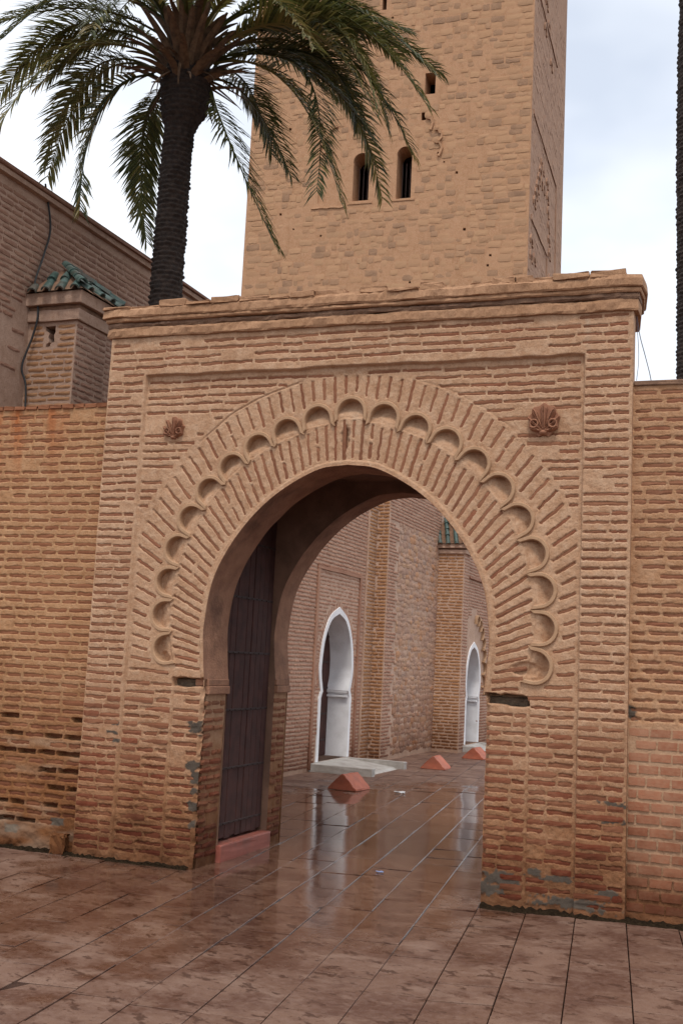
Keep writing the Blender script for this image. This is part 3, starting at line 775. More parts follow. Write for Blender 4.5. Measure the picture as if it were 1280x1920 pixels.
# flanks and roof of the body (plan tapers towards the court)
v = [(XL, 0.0, -0.08), (XR, 0.0, -0.08), (1.88, 1.65, -0.08), (-1.95, 1.65, -0.08), (XL, -0.0, 4.25), (XR, -0.0, 4.25), (1.88, 1.65, 4.25), (-1.95, 1.65, 4.25)]
bm = bmesh.new(); vs = [bm.verts.new(q) for q in v]
for q in ((1, 2, 6, 5), (3, 0, 4, 7), (4, 5, 6, 7)): bm.faces.new([vs[i] for i in q])
ob('flank', bm_mesh('flank', bm, 'mortar'), gate)

# cornice: three moulded courses, each broken and uneven
def strip(name, prof, mat, x0, x1, amp, seed, ysideR=0.5, taper=0.06, n=150, sag=None):
    """prof: (outward, z) from bottom-back to top-back; returns round both ends"""
    path = [(x0, ysideR, -1, 0), (x0, 0.02, -1, 0)]
    xs = np.linspace(x0, x1, n)
    P = [((x0, ysideR), (-1, 0)), ((x0, 0.15), (-1, 0)), ((x0, 0.0), (-0.75, -0.75))]+[((x, 0.0), (0, -1)) for x in xs[1:-1]]+[((x1, 0.0), (0.75, -0.75)), ((x1-taper*0.15, 0.15), (1, 0)), ((x1-taper, ysideR), (1, 0))]
    v = []; f = []; m_ = len(prof); rr = np.random.default_rng(seed)
    for i, ((x, y), (nx_, ny_)) in enumerate(P):
        for j, (o_, z) in enumerate(prof):
            e = 1.0 if 0 < j < m_-1 else 0.3
            dn = amp*e*(fbm(np.array(x*1.0+y), np.array(z*3.0), 0.12, 3, seed)+0.5*vnoise(np.array(x), np.array(z), 0.03, seed+1))
            dz = amp*0.8*fbm(np.array(x+y), np.array(j*0.37), 0.25, 3, seed+7)
            zs_ = z+dz+(sag(x) if sag else 0)
            k = max(o_+float(dn), -0.02) if o_ > 0 else o_
            v.append((x+nx_*k, y+ny_*k, zs_))
    for i in range(len(P)-1):
        for j in range(m_-1): f.append((i*m_+j, (i+1)*m_+j, (i+1)*m_+j+1, i*m_+j+1))
    return py_mesh(name, v, f, mat, False)
SAG = lambda x: 0.035*(1-(x-XL)/(XR-XL))-0.005
ob('cornice_moulding', strip('cornice_moulding', [(-0.02, 4.128), (0.044, 4.130), (0.050, 4.142), (0.051, 4.188), (0.046, 4.208), (-0.02, 4.214)], 'cornice', XL, XR, 0.012, 3, sag=SAG), gate)
ob('cornice_recess', strip('cornice_recess', [(-0.02, 4.209), (0.040, 4.213), (0.050, 4.228), (0.046, 4.250), (0.02, 4.258)], 'cornice_dark', XL, XR, 0.016, 9, sag=SAG), gate)  # eroded course, its recess shadow painted as a dark colour
ob('cornice_moulding', strip('cornice_moulding', [(0.0, 4.252), (0.066, 4.256), (0.074, 4.266), (0.072, 4.286), (0.02, 4.290)], 'cornice', XL, XR, 0.008, 14, sag=SAG), gate)
ob('cornice_slab', strip('cornice_slab', [(0.02, 4.284), (0.080, 4.288), (0.088, 4.300), (0.087, 4.348), (0.070, 4.372), (0.03, 4.385), (-0.2, 4.39)], 'cornice', XL, XR, 0.015, 23, sag=SAG), gate)
r = random.Random(15); x = XL-0.07; cop = []
while x < XR+0.04:
    L = r.uniform(0.12, 0.27); h = r.uniform(0.018, 0.055); zb = 4.362+SAG(min(max(x, XL), XR))
    if r.random() < 0.9 and x+L < XR+0.075:
        o = ob('coping_brick', box_mesh('coping_brick', (x, -0.085+r.uniform(-0.015, 0.025), zb), (x+L-0.008, 0.14, zb+h), 'cornice', 0.008, 0.006, 1, int(x*1000)), gate)
    x += L
ob('roof_fill', box_mesh('roof_fill', (XL+0.02, 0.10, 4.2), (1.86, 1.63, 4.40), 'cornice', 0.02), gate)
# ------------------------------------------------------------------ boundary walls either side
def wall_bricks_upper(x0, x1, z0, z1, pitch, L, r, dark=None):
    out = []; k = 0; z = z0+pitch/2
    while z < z1:
        ofs = r.uniform(0, L)
        for (a, b) in course(x0-ofs, x1, L, 0.026, r, 0.18):
            a = max(a, x0+0.004)
            if b-a < 0.04 or r.random() < 0.03: continue
            d = r.uniform(0.001, 0.006); H = 0.0245*r.uniform(0.8, 1.12)
            if dark and z < dark:
                d = r.uniform(0.060, 0.085) if (k % 2 == 0 and r.random() < 0.55*float(sstep(1.15, 0.75, z))+0.1) else r.uniform(0.0, 0.006); H = 0.033*r.uniform(0.85, 1.1)
            out.append([(a+b)/2, z+r.uniform(-0.003, 0.003), b-a, H, r.uniform(-0.010, 0.010), d, 0.03])
        z += pitch; k += 1
    return out
WT = 3.605
wl = thing('boundary_wall', 'ochre brick boundary wall left of the gateway with rust streaks and hollowed lower courses', 'wall')
r = random.Random(31)
bl = wall_bricks_upper(-4.3, XL-0.005, 0.16, WT-0.05, 0.068, 0.185, r, dark=1.15)
fl = lambda X, Z: -0.03+0*X
def left_extra(X, Z, H, cut):
    foot = sstep(0.22, 0.0, Z); H = H+foot*(0.015+0.05*np.clip(fbm(X, Z, 0.18, 3, 81), -0.6, 1))
    g = np.zeros_like(H)
    for (px, pz, rx, rz) in ((-2.33, .21, .07, .03), (-2.75, .12, .06, .03)):
        d = np.maximum(np.abs(X-px)/rx, np.abs(Z-pz)/rz)+0.3*vnoise(X, Z, 0.03, 4); g = np.maximum(g, sstep(1.1, .85, d))
    rust = sstep(2.9, 3.55, Z+0.3*vnoise(X, Z*0, 0.15, 2))*sstep(-2.35, -2.8, X)*0.8
    return H, {'grey': g, 'rust': rust, 'pale': np.clip(fbm(X, Z*3, 0.3, 3, 17)-0.1, 0, 1)*0.5*sstep(1.6, 0.9, Z)}
relief('wall', -4.3, XL, -0.08, WT, 0.010, 0.0065, fl, bl, F_FRONT, 'mortar_left', parent=wl, extra=left_extra)
lay(wl, F_FRONT, [(b[0], b[1], b[2]+.008, b[3]+.007, b[4], -0.03-b[5]+.001, b[6]) for b in bl], 'brick_left', 300)
ob('wall_core', box_mesh('wall_core', (-4.30, 0.16, -0.08), (XL-0.002, 0.36, WT-0.004), 'mortar_left', 0.0), wl)
x = -4.3; r = random.Random(8)
while x < XL-0.06:
    L = min(r.uniform(0.10, 0.125), XL-0.004-x)
    ob('coping_brick', box_mesh('coping_brick', (x, 0.012+r.uniform(0, 0.012), WT-0.012), (x+L-0.012, 0.37, WT+0.022+r.uniform(-.004, .004)), 'brick_left', 0.005, 0.003, 0, int(-x*900)), wl)
    x += L
wr = thing('boundary_wall', 'buff boundary wall right of the gateway patched with salmon bricks near the ground', 'wall')
r = random.Random(33)
br = wall_bricks_upper(XR+0.006, 4.2, 1.27, WT-0.06, 0.064, 0.20, r)
bn = []
k = 0; z = 0.09
while z < 1.24:
    ofs = 0.075*(k % 2)+r.uniform(0, 0.02); k += 1
    for (a, b) in course(XR+0.006-ofs, 4.2, 0.15, 0.018, r, 0.12):
        a = max(a, XR+0.010)
        if b-a > 0.03: bn.append([(a+b)/2, z, b-a, 0.047*r.uniform(.95, 1.05), r.uniform(-.006, .006), r.uniform(-.007, -.004), 0.05])
    z += 0.0806
def right_extra(X, Z, H, cut):
    foot = sstep(0.14, 0.0, Z); H = H+foot*0.012
    d = np.maximum(np.abs(X-2.125)/.03, np.abs(Z-1.345)/.045)+0.3*vnoise(X, Z, .03, 4)
    return H, {'grey': sstep(1.1, .8, d), 'rust': 0*H, 'pale': 0.25*sstep(1.3, 1.2, Z)*sstep(0.1, 0.5, Z)}
relief('wall', XR, 4.2, -0.08, WT, 0.010, 0.0065, fl, br, F_FRONT, 'mortar_right', parent=wr, extra=right_extra)
lay(wr, F_FRONT, [(b[0], b[1], b[2]+.008, b[3]+.007, b[4], -0.03-b[5]+.001, b[6]) for b in br], 'brick', 150)
lay(wr, F_FRONT, [(b[0], b[1], b[2]+.004, b[3]+.004, b[4], -0.0205+rng.uniform(-.001, .002), 0.03) for b in bn], 'brick_new', 130, stuffname='salmon_brickwork', base=UN)
ob('wall_core', box_mesh('wall_core', (XR+0.002, 0.08, -0.08), (4.20, 0.36, WT-0.004), 'mortar_right', 0.0), wr)
ob('coping', box_mesh('coping', (XR+0.004, 0.016, WT-0.012), (4.2, 0.38, WT+0.02), 'cornice_dark', 0.008, 0.004, 4, 2), wr)
# plain continuation of both walls beyond the frame
for o_, x0, x1, mt_ in ((wl, -9.0, -4.302, 'mortar_left'), (wr, 4.202, 9.0, 'mortar_right')):
    ob('wall_run', box_mesh('wall_run', (x0, 0.032, -0.08), (x1, 0.36, WT), mt_, 0.004), o_)

# soil and moss gathered along the foot of the walls
def soil_strip(pts, wdt, seed):
    v = []; f = []; rr = np.random.default_rng(seed); n = len(pts)
    for i, (x, y) in enumerate(pts):
        w_ = wdt*(0.6+0.8*rr.random()); h = 0.012+0.022*rr.random()
        g = float(gz(x, y))
        v += [(x, y+0.05, g+h), (x, y-0.012, g+h*0.9), (x, y-w_*0.55, g+h*0.45), (x, y-w_, g-0.006)]
    for i in range(n-1):
        for j in range(3): f.append((i*4+j, i*4+j+1, (i+1)*4+j+1, (i+1)*4+j))
    return py_mesh('soil', v, f, 'soil', False)
o = ob('soil_line', soil_strip([(x, -0.02) for x in np.arange(1.14, 4.2, 0.02)], 0.034, 1)); o['kind'] = 'stuff'; o['label'] = 'dark damp soil along the foot of the right pier'
o = ob('soil_line', soil_strip([(x, -0.02) for x in np.arange(-4.2, -1.1, 0.02)], 0.024, 2)); o['kind'] = 'stuff'; o['label'] = 'dark damp soil along the foot of the left wall'
def stone_lump(lo, hi, mat, seed, rough):
    bm = bmesh.new(); bm_box(bm, lo, hi, 0.012); bmesh.ops.subdivide_edges(bm, edges=bm.edges[:], cuts=1, use_grid_fill=True)
    rr = random.Random(seed)
    for v_ in bm.verts: v_.co += Vector((rr.uniform(-1, 1), rr.uniform(-1, 1), rr.uniform(-1, 1)))*rough
    return bm_mesh('corner_stone', bm, mat)
tag(ob('corner_stone', stone_lump((-2.33, -0.04, -0.04), (-2.21, 0.06, 0.12), 'mortar_left', 4, 0.016)), 'rough stone lump at the foot of the left wall beside the gate corner', 'stone')

# ------------------------------------------------------------------ door leaves and red steps inside the passage
def door_leaf(sgn, label):
    t = thing('wooden_door_leaf', label, 'door', group='gate door leaves')
    x = -1.165 if sgn < 0 else 1.205
    th = 0.04; y0, y1, z0, z1 = 0.44, 1.335, 0.115, 2.90
    n = 9; w_ = (y1-y0)/n; rr = random.Random(3)
    for i in range(n):
        dx_ = rr.uniform(-0.004, 0.004)
        ob('plank', box_mesh('plank', (x-th/2+dx_, y0+i*w_+0.003, z0+rr.uniform(0, 0.02)), (x+th/2+dx_, y0+(i+1)*w_-0.003, z1), 'door', 0.006), t)
    xs_ = x-sgn*(th/2)
    for z in (0.24, 0.68, 1.15, 1.62, 2.08, 2.55):
        ob('strap', box_mesh('strap', (min(xs_, xs_-sgn*0.007), y0+0.01, z-0.009), (max(xs_, xs_-sgn*0.007), y1-0.01, z+0.009), 'iron', 0.003), t)
        for i in range(n):
            bm = bmesh.new(); bmesh.ops.create_uvsphere(bm, u_segments=8, v_segments=5, radius=0.007, matrix=Matrix.Translation((xs_-sgn*0.008, y0+(i+0.5)*w_, z)))
            ob('stud', bm_mesh('stud', bm, 'iron', True), t)
    return t
door_leaf(-1, 'dark brown plank door leaf folded open inside the left of the archway')
door_leaf(1, 'dark brown plank door leaf folded open behind the right pier')
for sgn, lab in ((-1, 'red painted step below the open door on the left of the archway'), (1, 'red painted step behind the right pier of the archway')):
    x0, x1 = (-1.22, -1.058) if sgn < 0 else (1.10, 1.26)
    tag(ob('door_step', box_mesh('door_step', (x0, 0.415, -0.06), (x1, 1.375, 0.10), 'redpaint', 0.012, 0.002, 3, 2)), lab, 'step', 'red steps in the archway')

# ------------------------------------------------------------------ the mosque behind
mos = thing('mosque_building', 'long pinkish brick mosque side wall with white framed doorways and tiled buttress', 'building')
def brick_rows(u0, u1, z0, z1, pitch, L, r, h=0.003, H=None, skip=None, gap=0.014):
    out = []; z = z0+pitch/2
    while z < z1-pitch*0.3:
        ofs = r.uniform(0, L)
        for (a, b) in course(u0-ofs, u1, L, gap, r, 0.22):
            a = max(a, u0+0.003)
            if b-a < 0.04: continue
            if skip and skip((a+b)/2, z): continue
            out.append(((a+b)/2, z+r.uniform(-.003, .003), b-a, (H or pitch*0.56)*r.uniform(.85, 1.1), r.uniform(-.008, .008), h+0.006+r.uniform(-.002, .003), 0.04))
        z += pitch
    return out
r = random.Random(41)
# high wall behind the left boundary wall
XW = -3.75; CZ = 5.99
fr = F_east(XW)
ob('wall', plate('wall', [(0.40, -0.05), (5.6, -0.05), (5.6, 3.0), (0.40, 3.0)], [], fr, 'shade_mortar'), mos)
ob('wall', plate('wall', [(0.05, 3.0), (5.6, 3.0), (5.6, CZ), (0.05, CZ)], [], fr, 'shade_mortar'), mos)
skipk = lambda u, z: (0.95 < u < 1.95 and z < 5.0)
# patch of old rough render low on the wall
rend = lambda u, z: z < 4.75+0.12*math.sin(u*9) and u < 1.1
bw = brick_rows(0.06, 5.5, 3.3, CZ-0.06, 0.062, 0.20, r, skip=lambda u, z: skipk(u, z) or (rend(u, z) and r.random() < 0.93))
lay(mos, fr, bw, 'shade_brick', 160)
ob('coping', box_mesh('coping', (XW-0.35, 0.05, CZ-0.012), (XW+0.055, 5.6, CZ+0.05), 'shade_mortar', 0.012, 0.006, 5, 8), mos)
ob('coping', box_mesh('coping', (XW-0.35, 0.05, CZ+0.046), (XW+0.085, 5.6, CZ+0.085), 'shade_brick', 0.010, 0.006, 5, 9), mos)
# turret with green tiled cap
def barrel():
    v = []; f = []; n = 8
    for (y, rr) in ((0, 1.0), (1, 0.82)):
        for k in range(n+1):
            a = math.pi*k/n; v.append((rr*math.cos(a), y, rr*math.sin(a)))
        for k in range(n, -1, -1):
            a = math.pi*k/n; v.append((rr*0.72*math.cos(a), y, rr*0.72*math.sin(a)))
    m_ = 2*(n+1)
    for k in range(m_): f.append((k, (k+1) % m_, m_+(k+1) % m_, m_+k))
    for k in range(n): f.append((k+1, k, m_-1-k, m_-2-k)); f.append((m_+k, m_+k+1, 2*m_-2-k, 2*m_-1-k))
    bm = bmesh.new(); vs = [bm.verts.new(q) for q in v]
    for q in f: bm.faces.new([vs[i] for i in q])
    return bm_mesh('roof_tile', bm, 'green')
BAR = barrel()
def tile_at(parent, p0, p1, rad):
    """barrel tile from p0 (lower end) to p1 (upper end)"""
    p0 = Vector(p0); p1 = Vector(p1); d = p1-p0; L = d.length; d.normalize(); side = d.cross(Vector((0, 0, 1))).normalized(); up = side.cross(d)
    mm = Matrix.Identity(4)
    for a in range(3): mm[a][0] = side[a]*rad; mm[a][1] = d[a]*L; mm[a][2] = up[a]*rad; mm[a][3] = p0[a]
    o = ob('roof_tile', BAR, parent); o.matrix_world = mm; return o
def turret(xf, y0, y1, xb, zc0, zc1, zr, z_from, mat, seed, singles):
    """square buttress against a wall: brick shaft, two projecting courses, hipped barrel-tile cap"""
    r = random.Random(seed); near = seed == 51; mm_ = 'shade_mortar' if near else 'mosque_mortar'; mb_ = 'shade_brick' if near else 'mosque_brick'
    hole = [(-3.555, 4.655), (-3.44, 4.66), (-3.435, 4.60), (-3.45, 4.56), (-3.44, 4.50), (-3.475, 4.49), (-3.49, 4.455), (-3.535, 4.45), (-3.53, 4.48), (-3.50, 4.50), (-3.515, 4.55), (-3.50, 4.59), (-3.55, 4.615)] if seed == 51 else None
    ya = y0+(0.30 if hole else 0.0)
    ob('turret_shaft', box_mesh('turret_shaft', (xb, ya, -0.05), (xf, y1, zc0), mm_, 0.0), mos)
    if hole:
        ob('turret_face', plate('turret_face', [(xb, -0.05), (xf, -0.05), (xf, zc0), (xb, zc0)], [hole], F_south(y0), mm_, depth=0.29), mos)
        ob('turret_face', plate('turret_face', [(y0, -0.05), (ya, -0.05), (ya, zc0), (y0, zc0)], [], F_east(xf), mm_), mos)
    hk = (lambda u, z: -3.60 < u < -3.40 and 4.44 < z < 4.67) if hole else None
    lay(mos, F_south(y0), brick_rows(xb+0.01, xf-0.002, z_from, zc0-0.01, 0.060, 0.17, r, skip=hk), mat, singles)
    lay(mos, F_east(xf), brick_rows(y0+0.002, y1, z_from, zc0-0.01, 0.060, 0.17, r), mb_, singles)
    hz = zc1-zc0
    for i, (a, b, o_) in enumerate(((0, .40, .035), (.40, .55, .02), (.55, 1.0, .075))):
        ob('turret_cornice', box_mesh('turret_cornice', (xb, y0-o_, zc0+a*hz), (xf+o_, y1+o_, zc0+b*hz-0.002), 'cornice_dark' if i == 1 else mm_, 0.006, 0.003, 2, i+seed), mos)
    apex = Vector(((xb+xf)/2-0.10, (y0+y1)/2, zr)); e = 0.10
    cs = [Vector((xb, y0-e, zc1)), Vector((xf+e, y0-e, zc1)), Vector((xf+e, y1+e, zc1)), Vector((xb, y1+e, zc1))]
    roof = ob('roof', py_mesh('roof', cs+[apex], [(0, 1, 4), (1, 2, 4), (2, 3, 4), (3, 0, 4)], 'cornice_dark'), mos)
    for (a, b) in ((0, 1), (1, 2), (2, 3)):
        A, B = cs[a], cs[b]; L = (B-A).length; n = max(3, int(L/0.145))
        for i in range(n):
            s = (i+0.5)/n; base = A.lerp(B, s); k = 1-abs(2*s-1)
            dirn = apex-(A+B)/2; m_ = max(1, int(round(dirn.length*k/0.17)))
            for q in range(m_):
                p0 = base+dirn*k*(q/m_)+Vector((0, 0, 0.012)); p1 = base+dirn*k*min(1, (q+1.25)/m_)+Vector((0, 0, 0.0))
                ext = (p0-p1).normalized()*(0.05 if q == 0 else 0)+Vector((r.uniform(-.008, .008), r.uniform(-.008, .008), r.uniform(0, .012)))
                tile_at(roof, p0+ext, p1, 0.046)
    for c in cs[1:3]:
        d = apex-c; n = 4
        for q in range(n): tile_at(roof, c+d*(q/n)+Vector((0, 0, 0.05)), c+d*min(1, (q+1.2)/n)+Vector((0, 0, 0.045)), 0.05)
    return roof
turret(-3.20, 0.98, 1.50, XW+0.001, 4.70, 4.98, 5.33, 3.3, 'turret_brick', 51, 70)
# doorway wall, seen through the arch
def door_outline(hw, z_ap, z_w, yc, z0, grow=0.0):
    """pointed horseshoe: foot, waist at the impost, bulge, apex"""
    g = grow
    side = spline([(hw*0.86+g, z_w), (hw*0.99+g, z_w+(z_ap-z_w)*0.20), (hw*1.0+g, z_w+(z_ap-z_w)*0.36), (hw*0.86+g*0.95, z_w+(z_ap-z_w)*0.66), (hw*0.50+g*0.8, z_w+(z_ap-z_w)*0.90+g*0.5), (0.0, z_ap+g*1.1)], 7)
    R = [(hw*0.96+g, z0), (hw*0.96+g, z_w-0.10), (hw*0.90+g, z_w-0.03)]+[tuple(q) for q in side]
    L = [(-a, b) for a, b in reversed(R[:-1])]
    return [(yc+a, b) for a, b in R+L]
def doorway(fr, xpl, yc, hw, z_ap, z_w, z0, depth, seed, leaf_label):
    inner = door_outline(hw, z_ap, z_w, yc, z0); outerb = door_outline(hw, z_ap, z_w, yc, z0, 0.095)
    band = ob('door_surround', plate('door_surround', outerb, [inner], fr, 'white', depth=0.0, h=0.016), mos)
    # rim of the band and deep whitewashed reveal
    v = []; f = []; n = len(outerb)
    for (u, z) in outerb: v += [fr.p(u, z, 0.016), fr.p(u, z, -0.01)]
    for i in range(n-1): f.append((2*i, 2*i+1, 2*i+3, 2*i+2))
    m_ = len(v)
    for (u, z) in inner: v += [fr.p(u, z, 0.016), fr.p(u, z, -depth)]
    for i in range(len(inner)-1): f.append((m_+2*i, m_+2*i+2, m_+2*i+3, m_+2*i+1))
    ob('door_reveal', py_mesh('door_reveal', v, f, 'white'), mos)
    # impost fillets on the far reveal
    yf = yc+hw*0.90
    for zz in (z_w-0.02, z_w-0.09):
        ob('impost_fillet', box_mesh('impost_fillet', (xpl-depth, yf-0.02, zz-0.016), (xpl-0.01, yf+0.05, zz+0.016), 'white', 0.004), mos)
    # planked door at the back of the reveal
    d = ob('door', box_mesh('door', (xpl-depth-0.05, yc-hw*1.05, z0), (xpl-depth-0.002, yc+hw*1.05, z_ap+0.03), 'door', 0.004), mos)
    for i in range(8):
        y = yc-hw+(i+0.5)*2*hw/8
        ob('plank', box_mesh('plank', (xpl-depth-0.001, y-hw/8+0.004, z0+0.01), (xpl-depth+0.012, y+hw/8-0.004, z_ap), 'door', 0.003), d)
    for zz in np.linspace(z0+0.25, z_ap-0.35, 5):
        ob('strap', box_mesh('strap', (xpl-depth+0.013, yc-hw*0.9, zz-0.015), (xpl-depth+0.024, yc+hw*0.9, zz+0.015), 'iron', 0.003), d)
    return outerb
def inside_poly(poly):
    P = np.array(poly)
    def f(u, z):
        x, y = P[:, 0], P[:, 1]; x2, y2 = np.roll(x, -1), np.roll(y, -1)
        c = ((y > z) != (y2 > z)) & (u < (x2-x)*(z-y)/(y2-y+1e-12)+x); return bool(c.sum() % 2)
    return f
XD = -3.25; fd = F_east(XD); WH = 5.7
o1 = doorway(fd, XD, 8.50, 0.63, 2.31, 1.12, 0.09, 0.36, 1, '')
ob('wall', plate('wall', [(5.6, -0.05), (10.06, -0.05), (10.06, WH), (5.6, WH)], [door_outline(0.63, 2.31, 1.12, 8.50, 0.09, 0.03)], fd, 'mosque_mortar'), mos)
ob('wall_return', plate('wall_return', [(XW, -0.05), (XD, -0.05), (XD, WH), (XW, WH)], [], F_south(5.6), 'mosque_mortar'), mos)
surround = inside_poly(door_outline(0.63, 2.31, 1.12, 8.50, -0.1, 0.20)); ins1 = inside_poly(door_outline(0.63, 2.31, 1.12, 8.50, -0.1, 0.085))
pan = lambda u, z: 7.66 < u < 9.34 and z < 2.93
r = random.Random(43)
bd = brick_rows(5.62, 9.66, 0.02, WH-0.05, 0.058, 0.20, r, h=0.006, skip=lambda u, z: (surround(u, z) and z > 1.2) or ins1(u, z))
bd = [(b[0], b[1], b[2], b[3], b[4], b[5]-(0.0 if not pan(b[0], b[1]) else 0.005), b[6]) for b in bd]
lay(mos, fd, bd, 'mosque_brick', 0)
# raised rectangular frame round the doorway and plain voussoir ring
for lo, hi in (((XD-0.02, 7.52, 2.935), (XD+0.026, 9.48, 2.985)), ((XD-0.02, 9.36, 0.0), (XD+0.026, 9.44, 2.933)), ((XD-0.02, 7.52, 0.0), (XD+0.026, 7.60, 2.933))):
    ob('door_frame_band', box_mesh('door_frame_band', lo, hi, 'mosque_brick', 0.005, 0.003, 3, 4), mos)
vr = []
ring = [np.array(q) for q in door_outline(0.63, 2.31, 1.12, 8.50, 1.1, 0.145)]
for i in range(0, len(ring)-1):
    a, b = ring[i], ring[i+1]; d = b-a; L = np.linalg.norm(d); n = max(1, int(L/0.055))
    for q in range(n):
        c = a+d*(q+0.5)/n
        if c[1] < 1.2: continue
        an = math.atan2(d[1], d[0])+math.pi/2; vr.append((c[0], c[1], 0.11, 0.032, an, 0.006, 0.04))
lay(mos, fd, vr, 'mosque_brick', 0, stuffname='voussoirs')
# pilaster beside the doorway, stepping forward to the rubble wall
XS = -3.0; fs = F_east(XS)
ob('pilaster', box_mesh('pilaster', (XD-0.01, 9.66, -0.05), (XD+0.03, 10.045, WH-0.4), 'mosque_mortar', 0.0), mos)
lay(mos, F_east(XD+0.03), brick_rows(9.67, 10.04, 0.02, WH-0.45, 0.058, 0.2, r, h=0.006), 'buttress_brick', 0)
ob('wall_return', plate('wall_return', [(XD, -0.05), (XS, -0.05), (XS, WH), (XD, WH)], [], F_south(10.05), 'mosque_mortar'), mos)
lay(mos, F_south(10.05), brick_rows(XD+0.032, XS-0.002, 0.02, WH-0.05, 0.058, 0.13, r, h=0.006), 'buttress_brick', 0)
ob('wall', plate('wall', [(10.05, -0.05), (13.25, -0.05), (13.25, WH), (10.05, WH)], [], fs, 'mosque_mortar'), mos)
toothed = lambda u, z: u > 10.45+0.10*(int(z/0.174) % 2)
lay(mos, fs, brick_rows(10.052, 10.62, 0.02, 4.0, 0.058, 0.19, r, h=0.006, skip=toothed), 'mosque_brick', 0)
lay(mos, fs, brick_rows(10.052, 13.24, 4.0, WH-0.05, 0.058, 0.20, r, h=0.006), 'mosque_brick', 0)
rub = []; z = 0.06
while z < 3.98:
    hgt = r.uniform(0.07, 0.12); u = 10.58+0.10*(int(z/0.174) % 2)
    while u < 13.16:
        L = r.uniform(0.09, 0.24); rub.append((u+L/2, z+hgt/2+r.uniform(-.02, .02), L*0.97, hgt*r.uniform(.8, 1.05), r.uniform(-.16, .16), r.uniform(0.004, 0.016), 0.05)); u += L
    z += hgt
lay(mos, fs, rub, 'rubble', 0, name='stone', stuffname='rubble_stones', base=UT)
# tiled buttress and the second doorway wall
XB = -2.50
turret(XB+0.02, 13.10, 13.50, XS-0.2, 3.74, 3.93, 4.45, 0.02, 'buttress_brick', 61, 0)
f2 = F_east(XB)
o2 = doorway(f2, XB, 14.12, 0.50, 1.98, 1.00, 0.10, 0.42, 2, '')
ob('wall', plate('wall', [(13.4, -0.05), (19, -0.05), (19, WH-0.9), (13.4, WH-0.9)], [door_outline(0.50, 1.98, 1.00, 14.12, 0.10, 0.03)], f2, 'mosque_mortar'), mos)
ins2 = inside_poly(door_outline(0.50, 1.98, 1.00, 14.12, -0.1, 0.09)); sur2 = inside_poly(door_outline(0.50, 1.98, 1.00, 14.12, -0.1, 0.75))
lay(mos, f2, brick_rows(13.52, 19, 0.02, WH-1.0, 0.058, 0.2, r, h=0.006, skip=lambda u, z: ins2(u, z) or (sur2(u, z) and z > 1.3)), 'mosque_brick', 0)
ob('door_frame_band', box_mesh('door_frame_band', (XB-0.02, 13.50, 3.30), (XB+0.05, 15.8, 3.36), 'mosque_brick', 0.005), mos)
for k in range(7):                                             # lobed relief above the second door
    a = math.radians(8+k*15); c = (14.12+0.02+0.78*math.sin(a), 1.45+1.05*math.cos(a))
    ob('scallop', sm, mos).matrix_world = Matrix(((0, -1, 0, XB+0.055), (1, 0, 0, c[0]), (0, 0, 1, c[1]), (0, 0, 0, 1))) @ Matrix.Rotation(a, 4, 'Y') @ Matrix.Diagonal((1.0, 0.6, 1.0, 1))
ob('roof_mass', box_mesh('roof_mass', (-9.0, 5.7, 4.0), (-3.4, 18.9, 4.7), 'mosque_mortar', 0.0), mos)

# doorsteps
def doorstep(x0, x1, y0, y1, label):
    t = thing('doorstep', label, 'doorstep', group='doorsteps of the mosque')
    ob('kerb', box_mesh('kerb', (x0, y0-0.13, -0.05), (x1, y0, 0.085), 'stepconc', 0.010, 0.003, 2, 1), t)
    ob('kerb', box_mesh('kerb', (x0, y1, -0.05), (x1+0.02, y1+0.13, 0.085), 'stepconc', 0.010, 0.003, 2, 2), t)
    v = [(x0, y0, 0.088), (x0, y1, 0.088), (x1-0.15, y1, 0.0), (x1-0.15, y0, 0.0), (x0, y0, -0.06), (x0, y1, -0.06), (x1-0.05, y1, -0.06), (x1-0.05, y0, -0.06)]
    ob('ramp', py_mesh('ramp', v, [(0, 3, 2, 1), (3, 7, 6, 2), (4, 5, 6, 7), (0, 1, 5, 4), (0, 4, 7, 3), (1, 2, 6, 5)], 'stepconc'), t)
doorstep(XD-0.02, -2.28, 7.72, 9.05, 'pale concrete doorstep with two kerbs below the nearer white doorway')
doorstep(XB-0.02, -2.12, 13.55, 14.75, 'pale concrete doorstep below the farther white doorway')

# ------------------------------------------------------------------ terracotta wedges
def wedge_mesh(w_, l_, h_):
    bm = bmesh.new()
    pr = [(-w_/2, 0), (w_/2, 0), (w_/2, 0.02), (0.02, h_), (-0.02, h_), (-w_/2, 0.02)]
    a = [bm.verts.new((x, 0, z)) for x, z in pr]; b = [bm.verts.new((x, l_, z)) for x, z in pr]
    n = len(pr)
    bm.faces.new(a); bm.faces.new(list(reversed(b)))
    for i in range(n): bm.faces.new((a[i], b[i], b[(i+1) % n], a[(i+1) % n]))
    bmesh.ops.bevel(bm, geom=bm.edges[:], offset=0.008, segments=2, affect='EDGES')
    bmesh.ops.subdivide_edges(bm, edges=[e for e in bm.edges if e.calc_length() > 0.05], cuts=4, use_grid_fill=True)
    rr = random.Random(6)
    for v_ in bm.verts: v_.co += Vector((rr.uniform(-1, 1), rr.uniform(-1, 1), rr.uniform(-1, 1)))*0.0035
    return bm_mesh('terracotta_wedge', bm, 'terra')
wm = wedge_mesh(0.40, 0.44, 0.20)
for (x, y, rz, lab) in ((-2.06, 5.78, -0.10, 'nearest terracotta wedge bollard in front of the first doorstep'), (-1.94, 9.50, 0.04, 'terracotta wedge bollard standing before the rubble stone wall'), (-1.92, 11.98, -0.05, 'farthest terracotta wedge bollard beside the farther white doorway')):
    o = ob('terracotta_wedge', wm); o.location = (x, y, GZ-0.004); o.rotation_euler.z = rz; tag(o, lab, 'bollard', 'terracotta wedges along the mosque')
